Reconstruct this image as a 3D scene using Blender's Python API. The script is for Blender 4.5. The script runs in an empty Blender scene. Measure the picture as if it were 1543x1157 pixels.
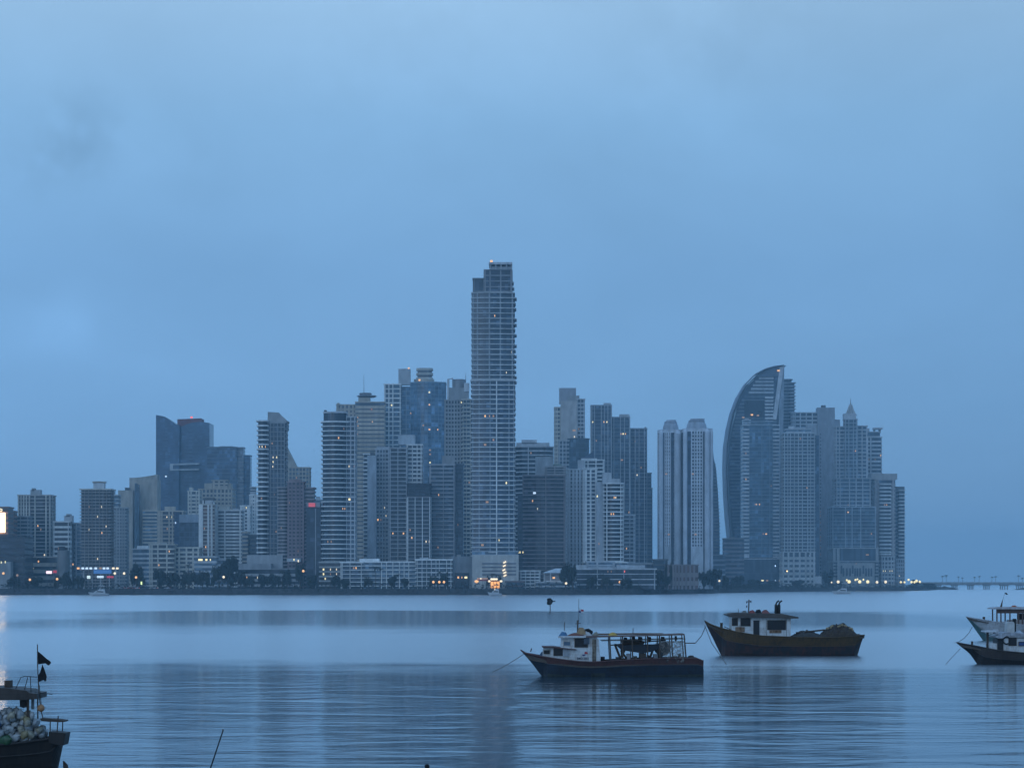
import bpy, math, random
from mathutils import Vector, noise as mnoise
R = random.Random(7)
scn = bpy.context.scene
COL = scn.collection
F = 3600.0          # focal length in photo pixels (photo is 1543 px wide)
CX, HY, CAMH = 771.5, 880.0, 8.0
GZ = 4.5            # level of the reclaimed land behind the sea wall

def PX(px, Y): return (px - CX) / F * Y
def PZ(py, Y): return CAMH + (HY - py) / F * Y

# ------------------------------------------------------------------ materials
MATS = {}
def nt(m):
    m.use_nodes = True
    return m.node_tree.nodes, m.node_tree.links, m.node_tree.nodes['Principled BSDF']

def mat_wall(c, rough=.8, var=.18, scale=.25, spec=.3):
    """painted / bare masonry with weather mottling"""
    k = ('w', c, rough, var, scale)
    if k in MATS: return MATS[k]
    m = bpy.data.materials.new('masonry'); N, L, P = nt(m)
    tc = N.new('ShaderNodeTexCoord')
    mp = N.new('ShaderNodeMapping'); mp.inputs['Scale'].default_value = (1, 1, .35)
    no = N.new('ShaderNodeTexNoise'); no.inputs['Scale'].default_value = scale; no.inputs['Detail'].default_value = 5
    L.new(tc.outputs['Object'], mp.inputs['Vector']); L.new(mp.outputs['Vector'], no.inputs['Vector'])
    mx = N.new('ShaderNodeMix'); mx.data_type = 'RGBA'
    mx.inputs['A'].default_value = (*[v*(1-var*1.6) for v in c], 1); mx.inputs['B'].default_value = (*[min(.9, v*(1+var)) for v in c], 1)
    mr = N.new('ShaderNodeMapRange'); mr.inputs['From Min'].default_value = .3; mr.inputs['From Max'].default_value = .7
    L.new(no.outputs['Fac'], mr.inputs['Value']); L.new(mr.outputs['Result'], mx.inputs['Factor'])
    oi = N.new('ShaderNodeObjectInfo'); rm = N.new('ShaderNodeMapRange'); rm.inputs['To Min'].default_value = .88; rm.inputs['To Max'].default_value = 1.2
    L.new(oi.outputs['Random'], rm.inputs['Value']); vm = N.new('ShaderNodeVectorMath'); vm.operation = 'SCALE'
    L.new(mx.outputs['Result'], vm.inputs[0]); L.new(rm.outputs['Result'], vm.inputs['Scale']); L.new(vm.outputs['Vector'], P.inputs['Base Color'])
    P.inputs['Roughness'].default_value = rough; P.inputs['Specular IOR Level'].default_value = spec
    MATS[k] = m; return m

def mat_glass(c, cw=2.6, ch=3.4, var=.5, rough=.18):
    """window wall: every pane gets its own tone (blinds, curtains, dark rooms)"""
    k = ('g', c, cw, ch, var)
    if k in MATS: return MATS[k]
    m = bpy.data.materials.new('window_glass'); N, L, P = nt(m)
    tc = N.new('ShaderNodeTexCoord')
    sn = N.new('ShaderNodeVectorMath'); sn.operation = 'SNAP'; sn.inputs[1].default_value = (cw, cw, ch)
    wn = N.new('ShaderNodeTexWhiteNoise')
    L.new(tc.outputs['Object'], sn.inputs[0]); L.new(sn.outputs['Vector'], wn.inputs['Vector'])
    cr = N.new('ShaderNodeValToRGB'); e = cr.color_ramp.elements
    e[0].position = 0; e[0].color = (*[v*(1-.6*var) for v in c], 1)
    e[1].position = .6; e[1].color = (*c, 1)
    a = e.new(.9); a.color = (*[min(.6, v*(1+1.1*var)) for v in c], 1)
    a = e.new(1); a.color = (*[min(.6, v*(1+2.6*var)+.02) for v in c], 1)
    L.new(wn.outputs['Value'], cr.inputs['Fac'])
    nz_ = N.new('ShaderNodeTexNoise'); nz_.inputs['Scale'].default_value = .06; nz_.inputs['Detail'].default_value = 3; L.new(tc.outputs['Object'], nz_.inputs['Vector'])
    rm = N.new('ShaderNodeMapRange'); rm.inputs['From Min'].default_value = .35; rm.inputs['From Max'].default_value = .65; rm.inputs['To Min'].default_value = .6; rm.inputs['To Max'].default_value = 1.35
    L.new(nz_.outputs['Fac'], rm.inputs['Value']); vm = N.new('ShaderNodeVectorMath'); vm.operation = 'SCALE'
    L.new(cr.outputs['Color'], vm.inputs[0]); L.new(rm.outputs['Result'], vm.inputs['Scale']); L.new(vm.outputs['Vector'], P.inputs['Base Color'])
    P.inputs['Roughness'].default_value = rough; P.inputs['Specular IOR Level'].default_value = .6
    MATS[k] = m; return m

def mat_plain(name, c, rough=.6, metal=0., spec=.4, trans=0.):
    k = ('p', name, c, rough, metal)
    if k in MATS: return MATS[k]
    m = bpy.data.materials.new(name); N, L, P = nt(m)
    tc = N.new('ShaderNodeTexCoord'); no = N.new('ShaderNodeTexNoise'); no.inputs['Scale'].default_value = 3.; no.inputs['Detail'].default_value = 6
    L.new(tc.outputs['Object'], no.inputs['Vector'])
    mx = N.new('ShaderNodeMix'); mx.data_type = 'RGBA'
    mx.inputs['A'].default_value = (*[v*.6 for v in c], 1); mx.inputs['B'].default_value = (*[min(.9, v*1.25) for v in c], 1)
    L.new(no.outputs['Fac'], mx.inputs['Factor']); L.new(mx.outputs['Result'], P.inputs['Base Color'])
    P.inputs['Roughness'].default_value = rough; P.inputs['Metallic'].default_value = metal; P.inputs['Specular IOR Level'].default_value = spec
    P.inputs['Transmission Weight'].default_value = trans
    MATS[k] = m; return m

def mat_paint(name, c, dirt=(.05, .035, .025), amt=.55, scale=1.2, rough=.55, thr=.52):
    """old boat paint: streaks of grime and rust showing through"""
    k = ('b', name, c, dirt, amt)
    if k in MATS: return MATS[k]
    m = bpy.data.materials.new(name); N, L, P = nt(m)
    tc = N.new('ShaderNodeTexCoord')
    def nz(sc, sx, sy, sz, det=6):
        mp = N.new('ShaderNodeMapping'); mp.inputs['Scale'].default_value = (sx, sy, sz)
        no = N.new('ShaderNodeTexNoise'); no.inputs['Scale'].default_value = sc; no.inputs['Detail'].default_value = det; no.inputs['Roughness'].default_value = .65
        L.new(tc.outputs['Object'], mp.inputs['Vector']); L.new(mp.outputs['Vector'], no.inputs['Vector']); return no
    n1 = nz(scale*2.2, 1.6, 1.6, .35); n2 = nz(scale*.7, 1, 1, 1.4)
    ad = N.new('ShaderNodeMath'); ad.operation = 'ADD'; L.new(n1.outputs['Fac'], ad.inputs[0]); L.new(n2.outputs['Fac'], ad.inputs[1])
    mr = N.new('ShaderNodeMapRange'); mr.inputs['From Min'].default_value = thr*2-.12; mr.inputs['From Max'].default_value = thr*2+.22; mr.inputs['To Max'].default_value = amt
    L.new(ad.outputs[0], mr.inputs['Value'])
    mx = N.new('ShaderNodeMix'); mx.data_type = 'RGBA'; mx.inputs['A'].default_value = (*c, 1); mx.inputs['B'].default_value = (*dirt, 1)
    L.new(mr.outputs['Result'], mx.inputs['Factor'])
    sz = N.new('ShaderNodeSeparateXYZ'); L.new(tc.outputs['Object'], sz.inputs[0])
    a1 = N.new('ShaderNodeMath'); a1.operation = 'MULTIPLY'; a1.inputs[1].default_value = 4.2; L.new(sz.outputs['Z'], a1.inputs[0])
    a2 = N.new('ShaderNodeMath'); a2.operation = 'FRACT'; L.new(a1.outputs[0], a2.inputs[0])
    a3 = N.new('ShaderNodeMapRange'); a3.inputs['From Max'].default_value = .16; a3.inputs['To Min'].default_value = .72; L.new(a2.outputs[0], a3.inputs['Value'])
    vm = N.new('ShaderNodeVectorMath'); vm.operation = 'SCALE'; L.new(mx.outputs['Result'], vm.inputs[0]); L.new(a3.outputs['Result'], vm.inputs['Scale']); L.new(vm.outputs['Vector'], P.inputs['Base Color'])
    bp_ = N.new('ShaderNodeBump'); bp_.inputs['Strength'].default_value = .25; bp_.inputs['Distance'].default_value = .03
    L.new(n1.outputs['Fac'], bp_.inputs['Height']); L.new(bp_.outputs['Normal'], P.inputs['Normal'])
    P.inputs['Roughness'].default_value = rough; P.inputs['Specular IOR Level'].default_value = .3
    MATS[k] = m; return m

def mat_emit(name, c, s):
    k = ('e', name, c, s)
    if k in MATS: return MATS[k]
    m = bpy.data.materials.new(name); N, L, P = nt(m)
    P.inputs['Base Color'].default_value = (*c, 1); P.inputs['Emission Color'].default_value = (*c, 1); P.inputs['Emission Strength'].default_value = s
    MATS[k] = m; return m

def mat_leaf(c, name='foliage'):
    k = ('l', c)
    if k in MATS: return MATS[k]
    m = bpy.data.materials.new(name); N, L, P = nt(m)
    tc = N.new('ShaderNodeTexCoord'); no = N.new('ShaderNodeTexNoise'); no.inputs['Scale'].default_value = .8; no.inputs['Detail'].default_value = 4
    L.new(tc.outputs['Object'], no.inputs['Vector'])
    cr = N.new('ShaderNodeValToRGB'); e = cr.color_ramp.elements
    e[0].position = .3; e[0].color = (*[v*.5 for v in c], 1); e[1].position = .7; e[1].color = (*[v*1.7 for v in c], 1)
    L.new(no.outputs['Fac'], cr.inputs['Fac']); L.new(cr.outputs['Color'], P.inputs['Base Color'])
    P.inputs['Roughness'].default_value = .7; P.inputs['Specular IOR Level'].default_value = .25
    MATS[k] = m; return m

LAMP = {'o': mat_emit('warm_lamp', (1, .5, .2), 1.05), 'w': mat_emit('white_lamp', (1, .8, .52), 1.1),
        'c': mat_emit('cool_lamp', (.7, .85, 1), .9), 'r': mat_emit('red_lamp', (1, .12, .08), 1.3),
        'd': mat_emit('dim_window', (1, .5, .25), .14), 'y': mat_emit('yellow_lamp', (1, .82, .42), 1.15)}

WHITE = (.70, .70, .68); CREAM = (.52, .49, .43); BEIGE = (.42, .37, .31); GREY = (.32, .32, .32); LGREY = (.46, .47, .48)
BROWN = (.20, .135, .115); MAUVE = (.26, .19, .19); DGREY = (.14, .145, .15); DARK = (.06, .062, .068)
GL = (.045, .065, .09); GLB = (.06, .10, .14); GLD = (.022, .028, .038); GLM = (.10, .15, .20); GBR = (.06, .05, .05)

# ------------------------------------------------------------------ mesh helpers
class MB:
    def __init__(s): s.v = []; s.f = []; s.m = []
    def add(s, vs, fs, mi=0):
        o = len(s.v); s.v += [tuple(v) for v in vs]; s.f += [tuple(i+o for i in f) for f in fs]; s.m += [mi]*len(fs)
        return s
    def box(s, x0, x1, y0, y1, z0, z1, mi=0):
        return s.add([(x0,y0,z0),(x1,y0,z0),(x1,y1,z0),(x0,y1,z0),(x0,y0,z1),(x1,y0,z1),(x1,y1,z1),(x0,y1,z1)],
                     [(0,3,2,1),(4,5,6,7),(0,1,5,4),(1,2,6,5),(2,3,7,6),(3,0,4,7)], mi)
    def prism(s, poly, z0, z1, mi=0, top=None):
        n = len(poly); t = top or poly
        return s.add([(x,y,z0) for x,y in poly] + [(x,y,z1) for x,y in t],
                     [tuple(range(n-1,-1,-1)), tuple(range(n,2*n))] + [(i,(i+1)%n,n+(i+1)%n,n+i) for i in range(n)], mi)
    def slab(s, prof, y0, y1, mi=0):
        """outline in x,z (counter-clockwise seen from the front), given thickness in y"""
        n = len(prof)
        return s.add([(x,y0,z) for x,z in prof] + [(x,y1,z) for x,z in prof],
                     [tuple(range(n)), tuple(range(2*n-1,n-1,-1))] + [((i+1)%n,i,n+i,n+(i+1)%n) for i in range(n)], mi)
    def tube(s, pts, r, n=6, mi=0, r2=None):
        pts = [Vector(p) for p in pts]; o = []; k = len(pts)
        for i, p in enumerate(pts):
            d = (pts[min(i+1,k-1)] - pts[max(i-1,0)]).normalized()
            a = d.cross(Vector((0,0,1)) if abs(d.z) < .9 else Vector((0,1,0))).normalized(); b = d.cross(a)
            rr = r if r2 is None else r + (r2-r)*i/(k-1)
            o += [p + (a*math.cos(2*math.pi*j/n) + b*math.sin(2*math.pi*j/n))*rr for j in range(n)]
        fs = [(i*n+j, i*n+(j+1)%n, (i+1)*n+(j+1)%n, (i+1)*n+j) for i in range(k-1) for j in range(n)]
        return s.add(o, fs + [tuple(range(n-1,-1,-1)), tuple(range((k-1)*n, k*n))], mi)
    def lathe(s, prof, n=12, c=(0,0,0), mi=0):
        k = len(prof); vs = []
        for r, z in prof:
            vs += [(c[0]+r*math.cos(2*math.pi*j/n), c[1]+r*math.sin(2*math.pi*j/n), c[2]+z) for j in range(n)]
        fs = [(i*n+j, i*n+(j+1)%n, (i+1)*n+(j+1)%n, (i+1)*n+j) for i in range(k-1) for j in range(n)]
        return s.add(vs, fs + [tuple(range(n-1,-1,-1)), tuple(range((k-1)*n, k*n))], mi)
    def mesh(s, name, mats, smooth=False):
        me = bpy.data.meshes.new(name); me.from_pydata(s.v, [], s.f)
        for m in (mats if isinstance(mats, (list, tuple)) else [mats]): me.materials.append(m)
        if any(s.m): me.polygons.foreach_set('material_index', s.m)
        if smooth: me.polygons.foreach_set('use_smooth', [True]*len(s.f))
        me.update(); return me
    def obj(s, name, mats, parent=None, loc=(0,0,0), smooth=False):
        return put(name, s.mesh(name, mats, smooth), parent, loc)

def put(name, me, parent=None, loc=(0,0,0)):
    o = bpy.data.objects.new(name, me); COL.objects.link(o); o.location = loc
    if parent: o.parent = parent
    return o
def tag(o, label=None, cat=None, group=None, kind=None):
    if label: o['label'] = label
    if cat: o['category'] = cat
    if group: o['group'] = group
    if kind: o['kind'] = kind
    return o
def thing(name, label, cat, loc, group=None, rz=0.):
    o = bpy.data.objects.new(name, None); COL.objects.link(o); o.location = loc; o.rotation_euler = (0,0,rz); o.empty_display_size = .5
    return tag(o, label, cat, group)
def copy_tree(o, parent=None):
    c = o.copy(); COL.objects.link(c)
    if parent: c.parent = parent
    for ch in list(o.children): copy_tree(ch, c)
    return c

# ------------------------------------------------------------------ buildings
def footprint(kind, w, d, bow=3.):
    h = w/2
    if kind == 'rect': return [(-h,0),(h,0),(h,d),(-h,d)]
    if kind == 'bow':
        n = 10
        return [(-h + w*i/n, -bow*(1-(2*i/n-1)**2)+bow) for i in range(n+1)] + [(h,d),(-h,d)]
    if kind == 'cham':
        c = min(w,d)*.22
        return [(-h+c,0),(h-c,0),(h,c),(h,d-c),(h-c,d),(-h+c,d),(-h,d-c),(-h,c)]
    if kind == 'round':
        n = 24
        return [(h*math.cos(2*math.pi*i/n - math.pi/2), d/2 + d/2*math.sin(2*math.pi*i/n - math.pi/2)) for i in range(n)]
def grow(poly, w, d, p):
    return [(x*(w+2*p)/w, (y-d/2)*(d+2*p)/d + d/2) for x, y in poly]
def front_y(poly, x):
    best = 0
    ys = []
    n = len(poly)
    for i in range(n):
        (xa,ya),(xb,yb) = poly[i], poly[(i+1)%n]
        if min(xa,xb)-1e-6 <= x <= max(xa,xb)+1e-6 and abs(xb-xa) > 1e-6:
            ys.append(ya + (yb-ya)*(x-xa)/(xb-xa))
    return min(ys) if ys else 0.

def b(x0, x1, top, bot=None, wall=LGREY, gl=GL, h=7., f=.35, p=.7, piers=(), pw=1.2, grid=0, dy=0., d=None, fp='rect', cap=True, bow=3., plain=False, cw=2.6, pr=None, capc=None, band='floor_slab', pier_c=None):
    return dict(locals())

BLD = []     # (px0, px1, Y, short) for describing what stands in front of what
def tower(name, cat, label, short, Y, blocks, lit=(), roofs=(), masts=(), group=None):
    xa = min(k['x0'] for k in blocks); xb = max(k['x1'] for k in blocks)
    cx = PX((xa+xb)/2, Y)
    root = thing(name, label, cat, (cx, Y, GZ), group)
    BLD.append((xa, xb, Y, short))
    geo = []
    for k in blocks:
        Yb = Y + k['dy']; s = Yb/F
        w = (k['x1']-k['x0'])*s; d = k['d'] or max(.85*w, 16.)
        bx = PX((k['x0']+k['x1'])/2, Yb) - cx
        z1 = PZ(k['top'], Yb) - GZ; z0 = -.6 if k['bot'] is None else PZ(k['bot'], Yb) - GZ
        poly = footprint(k['fp'], w, d, k['bow'])
        if k['plain']:
            MB().prism(poly, z0, z1).obj('wall', mat_wall(k['wall']), root, (bx, k['dy'], 0))
            fh = 3.3; n = 1
        else:
            n = max(1, round((z1-z0)/(k['h']*s))); fh = (z1-z0)/n
            gm = mat_glass(k['gl'], k['cw'], fh)
            MB().prism(poly, z0, z1-.06).obj('glazing', gm, root, (bx, k['dy'], 0))
            wm = mat_wall(k['wall'])
            if k['f'] > 0:
                t = fh*k['f']; pg = grow(poly, w, d, k['p'])
                me = MB().prism(pg, -t, 0).mesh(k['band'], wm)
                lo = 1 if k['bot'] is None else 0
                for i in range(lo, n + (0 if k['cap'] else 1)):
                    if 0 < i or k['bot'] is not None:
                        put(k['band'], me, root, (bx, k['dy'], z0 + i*fh + (t if i == 0 else 0)))
            us = list(k['piers'])
            if k['grid']: us += [k['x0'] + (k['x1']-k['x0'])*i/k['grid'] for i in range(k['grid']+1)]
            if us:
                pw = k['pw']*s; pp = k['p'] + .15 if k['pr'] is None else k['pr']
                pme = MB().box(-pw/2, pw/2, -pp, .35, z0+.05, z1-.5).mesh('pier', mat_wall(k['pier_c'] or k['wall']))
                for u in us:
                    x = PX(u, Yb) - cx - bx
                    x = max(-w/2+pw*.5-.1, min(w/2-pw*.5+.1, x))
                    put('pier', pme, root, (bx+x, k['dy'] + front_y(poly, x), 0))
                # the side and back faces carry the same piers
                for sx in (-1, 1):
                    sm = MB().box(-pp, .35, -pw/2, pw/2, z0+.05, z1-.5).mesh('pier', mat_wall(k['pier_c'] or k['wall']))
                    for q in (.33, .72):
                        if sx < 0: put('pier', sm, root, (bx-w/2, k['dy']+d*q, 0))
                        else:
                            o = put('pier', sm, root, (bx+w/2, k['dy']+d*q, 0)); o.rotation_euler = (0,0,math.pi)
            if k['cap']:
                MB().prism(grow(poly, w, d, k['p']+.32), z1-1.1, z1).obj('roof', mat_wall(k['capc'] or k['wall']), root, (bx, k['dy'], 0))
        geo.append((k, Yb, s, bx, w, d, z0, z1, fh, poly))
    for r in roofs:
        x0, x1, top, bot = r[:4]; c = r[4] if len(r) > 4 else GREY
        s = Y/F; w = (x1-x0)*s
        MB().box(-w/2, w/2, 0, max(8., w*.7), 0, (bot-top)*s+.6).obj('roof_block', mat_wall(c), root, (PX((x0+x1)/2, Y)-cx, 5., PZ(bot, Y)-GZ-.6))
    for px, top, bot in masts:
        s = Y/F
        MB().tube([(0,0,0),(0,0,(bot-top)*s)], .32, 6, r2=.12).obj('mast', mat_plain('steel', (.2,.2,.21), .5, .5), root, (PX(px, Y)-cx, 9., PZ(bot, Y)-GZ-.3))
    for q in lit:
        px, py = q[0], q[1]; c = q[2] if len(q) > 2 else 'o'; ww = q[3] if len(q) > 3 else 2.6
        cand = [g for g in geo if g[0]['x0']-.5 <= px <= g[0]['x1']+.5 and g[0]['top'] <= py <= (g[0]['bot'] or 900)]
        if not cand: continue
        k, Yb, s, bx, w, d, z0, z1, fh, poly = min(cand, key=lambda g: g[1])
        x = PX(px, Yb) - cx - bx; z = PZ(py, Yb) - GZ
        hw = ww*s*.30; hh = min(fh*.32, .8)
        if not k['plain']:
            i = math.floor((z-z0)/fh); z = z0 + (i + .5 - k['f']/2)*fh; hh = min(.75, fh*(1-k['f'])*.42)
        x = max(-w/2+hw, min(w/2-hw, x))
        MB().box(-hw, hw, -.12, .1, -hh, hh).obj('lit_or_glint_window', LAMP[c], root, (bx+x, k['dy']+front_y(poly, x), z))
    return root

def rnd_lit(x0, x1, y0, y1, n, cs='oowd'):
    return [(R.uniform(x0,x1), R.uniform(y0,y1), R.choice(cs), 1.6) for _ in range(n)]

# ---- left shore, front and middle rows
t = tower('office_tower', 'tower', 'dark brown tower carrying a glowing white screen on its face', 'the tower with the glowing screen', 1950,
      [b(-34,12,763,None,BROWN,GBR,h=8,f=.4,p=.4)])
sY = 1950; cx0 = PX((-34+12)/2, sY)
sc = MB().box(PX(-26,sY)-cx0, PX(8.2,sY)-cx0, -1.9, -.8, PZ(802,sY)-GZ, PZ(772.5,sY)-GZ).obj('screen', mat_emit('screen_light', (1,.70,.42), 5.), t)
ring = MB()
pr = [(1.25*math.cos(a*math.pi/8), 1.25*math.sin(a*math.pi/8)) for a in range(16)]
ri = [(.55*x, .55*z) for x, z in pr]
ring.add([(x,-.1,z) for x,z in pr]+[(x,-.1,z) for x,z in ri]+[(x,.3,z) for x,z in pr]+[(x,.3,z) for x,z in ri],
         [f for i in range(16) for f in ((i,(i+1)%16,16+(i+1)%16,16+i),(32+(i+1)%16,32+i,48+i,48+(i+1)%16),((i+1)%16,i,32+i,32+(i+1)%16),(16+i,16+(i+1)%16,48+(i+1)%16,48+i))])
ring.obj('sign_letter', mat_emit('sign_letter_light', (1,.85,.55), 1.2), t, (PX(1.6,sY)-cx0, -1.0, PZ(768.4,sY)-GZ))
tower('office_block', 'building', 'low dark block standing below the tower with the glowing screen', 'the low dark block', 1900,
      [b(-40,37,808,None,DARK,GLD,h=9,f=.3,p=.3), b(-40,16,846,None,GREY,plain=True,dy=-12,d=10)], lit=[(2,847,'y',2),(8,846.5,'y',2),(21,797,'y')])
tower('brick_building', 'building', 'narrow reddish building between the glowing screen tower and a grey banded block', 'the narrow reddish building', 2010,
      [b(11,20,769,None,(.28,.16,.12),GBR,h=7,f=.5,p=.2)])
tower('apartment_block', 'building', 'grey block with thin balcony bands beside the ribbed tower', 'the grey banded block', 2030,
      [b(20,43,777,None,GREY,GL,h=5.5,f=.4,p=.6,piers=(21,31,42))], lit=[(21,800,'y')])
tower('apartment_tower', 'tower', 'ribbed pale tower with white piers running between dark window columns', 'the ribbed pale tower', 2070,
      [b(27,76,745,None,(.36,.34,.32),GLD,h=5.4,f=.22,p=.3,piers=(28,32,36,40,44.5,53,69.5,75.5),pw=1.9,pr=.9,pier_c=CREAM)],
      lit=[(57,794,'o'),(61.5,795,'d'),(67,835,'w')], roofs=[(44,59,737.5,745),(46,50,735,738)])
tower('parking_building', 'building', 'long low car park with dark strip openings under the ribbed tower', 'the low car park', 1960,
      [b(36,84,838,None,BEIGE,GLD,h=10,f=.55,p=.5)], lit=[(58,846,'o',3),(41,853,'w',2),(46,853,'w',2),(50,854,'w',2),(67,836,'w',1.5)])
tower('office_block', 'building', 'mid-rise block with white wall bands and a small roof box', 'the white banded mid-rise', 2040,
      [b(81,104,785,None,WHITE,GLD,h=7.4,f=.45,p=.3,piers=(81.5,103)), b(104,122,787,None,LGREY,GLM,h=6,f=.12,p=.2,dy=18,piers=(112.5,115),pw=1.8), b(104.5,111,790,None,DARK,GLD,h=7,f=.3,p=.2,dy=12)],
      lit=[(110,846,'o',2.4),(106,846,'d')], roofs=[(95,107,776.5,785,LGREY),(98,104,774,777)])
tower('water_tank', 'tank', 'plain round grey tank tower in front of the white banded mid-rise', 'the round grey tank', 1940,
      [b(84,102,829,None,GREY,plain=True,fp='round'), b(87,97,823,829,DARK,plain=True,fp='round',dy=4,d=6)], lit=[(82,826,'c',2.2),(86.5,826,'d',2)])
tower('apartment_tower', 'tower', 'dark tower with thirty thin balcony lines and an overhanging flat roof', 'the dark balcony-lined tower', 1930,
      [b(122.5,165.5,736,None,(.30,.27,.25),GLD,h=4.9,f=.24,p=1.1,piers=(128,133.5,139,144.5,150,155.5,161),pw=.7,pr=.9,capc=CREAM)],
      lit=[(153,764,'w',1.6),(147,778,'w',1.6),(160,791.5,'w',1.8),(134,796,'w',1.6),(153.5,801,'o',2.2),(147,842.5,'w',2),(134,761,'d')], roofs=[(139,155,726,736,LGREY),(137.5,156.5,724.5,726,CREAM)])
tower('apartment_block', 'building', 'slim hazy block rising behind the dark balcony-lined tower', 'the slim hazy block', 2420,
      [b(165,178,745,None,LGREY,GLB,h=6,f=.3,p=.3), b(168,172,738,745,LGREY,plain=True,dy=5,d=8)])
tower('apartment_tower', 'tower', 'grey tower with three columns of punched windows beside the dark balcony-lined tower', 'the grey punched-window tower', 2200,
      [b(166,190,764,None,GREY,GL,h=5.2,f=.5,p=.2,piers=(166.6,168.8,173,176,180,184,187.5),pw=2.2)], lit=[(173,844,'w',1.8)])
tower('office_tower', 'tower', 'tall beige tower with a curved sloping parapet and two dark glass strips', 'the curved-parapet beige tower', 2520,
      [b(178,200,738.5,None,BEIGE,plain=True), b(195,237,722,None,BEIGE,plain=True,dy=12), b(203,206,728,None,GLB,GLB,h=5,f=.1,p=.1,cap=False,dy=-4,d=8), b(207,209,730,None,GLB,GLB,h=5,f=.1,p=.1,cap=False,dy=-4.5,d=8),
       b(215,237,768,None,BEIGE,GLB,h=5.4,f=.45,p=.3,dy=-3,cap=False), b(188.5,193.5,734.5,740,DGREY,GLD,h=4,f=.2,p=.1,dy=2,d=8)])
# sloping parapet top of that tower
sY = 2532; o = bpy.data.objects['office_tower.001']; cxx = o.location.x
MB().slab([(PX(195,sY)-cxx, PZ(722.3,sY)-GZ)] + [(PX(237,sY)-cxx, PZ(722.3,sY)-GZ)] + [(PX(237-42*i/8,sY)-cxx, PZ(714.6+5.2*math.sin(i/8*math.pi/2),sY)-GZ) for i in range(9)], 12.1, 30).obj('parapet', mat_wall(BEIGE), o)
tower('office_building', 'building', 'low pale office with strip windows in front of the beige curved-parapet tower', 'the low strip-window office', 2080,
      [b(200,226,826,None,LGREY,GLM,h=6.5,f=.45,p=.3)], roofs=[(205,222,822,826,WHITE)])

# ---- the dark blue glass pair far behind
def slanted(name, label, short, cat, Y, prof, mats, d, fins=()):
    xs = [p[0] for p in prof]; cx = PX((min(xs)+max(xs))/2, Y)
    root = thing(name, label, cat, (cx, Y, GZ)); BLD.append((min(xs), max(xs), Y, short))
    MB().slab([(PX(x,Y)-cx, (PZ(y,Y)-GZ) if y < 870 else -.6) for x, y in prof], 0, d).obj('glazing', mats, root)
    return root, cx
GY = 2750
r, cx0 = slanted('glass_skyscraper', 'dark blue glass skyscraper with two sloping crowns and a pale frame across its middle', 'the dark blue glass skyscraper', 'skyscraper', GY,
      [(235,880),(268,880),(270.5,640),(266,639.5),(255,632),(248,627.6),(235,625)][::1], mat_glass((.045,.085,.15), 3, 3.8, .25), 40)
def piece(name, prof, y0, y1, m, Y=None, c=None, root=None):
    Y = Y or GY; c = cx0 if c is None else c
    return MB().slab([(PX(x,Y)-c, PZ(y,Y)-GZ) for x, y in prof], y0, y1).obj(name, m, root or r)
piece('glazing', [(266.5,884),(314.5,884),(314.5,636.5),(300,634.8),(290,635.5),(280,638.5),(271,643)], 7, 46, mat_glass((.05,.09,.15), 3, 3.8, .25))
piece('crown', [(265,642),(301,641),(301,629),(265,630.5)], 12, 40, mat_wall((.20,.07,.065)))  # red light on the crown is put into its wall colour
for a, q in (((256,709),(300,708.4)), ((256.5,701),(300.5,699.8))):
    piece('frame_beam', [a, q, (q[0],q[1]-2.4), (a[0],a[1]-2.4)], -1.2, 8, mat_wall((.40,.42,.43)))
piece('frame_beam', [(256,711.4-4.8),(260.5,706.6),(260.5,698.7),(256,698.7)], -.9, 8, mat_wall((.40,.42,.43)))
for i in range(1, 44):    # fine floor lines of the curtain wall
    y = 640 + i*5.4
    MB().box(PX(235.3,GY)-cx0, PX(268,GY)-cx0, -.25, 1, 0, .7).obj('spandrel', mat_glass((.06,.10,.16), 3, 3.8, .2), r, (0,0,PZ(y,GY)-GZ))
    MB().box(PX(270.8,GY)-cx0, PX(314.3,GY)-cx0, 6.75, 8, 0, .7).obj('spandrel', mat_glass((.065,.105,.16), 3, 3.8, .2), r, (0,0,PZ(y+3,GY)-GZ))
MB().box(-1.1,1.1,14,16,0,1.8).obj('warning_light', LAMP['r'], r, (PX(286,GY)-cx0,0,PZ(628.5,GY)-GZ))
MB().box(-1,1,-.3,0,0,1.4).obj('lit_or_glint_window', LAMP['c'], r, (PX(250,GY)-cx0,0,PZ(718.5,GY)-GZ))
tower('office_tower', 'tower', 'flat-topped blue glass block joined behind the dark blue glass skyscraper', 'the flat-topped blue glass block', 2700,
      [b(312,357,673,None,(.13,.16,.20),(.055,.095,.15),h=5.6,f=.14,p=.15,cw=3), b(357,367,673.5,None,(.23,.24,.26),(.12,.14,.17),h=5.6,f=.2,p=.15,dy=3), b(366,377,685.5,None,(.13,.16,.20),(.055,.10,.16),h=5.6,f=.14,p=.15,dy=10)],
      roofs=[(330,350,671.8,673,DGREY)])

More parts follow.
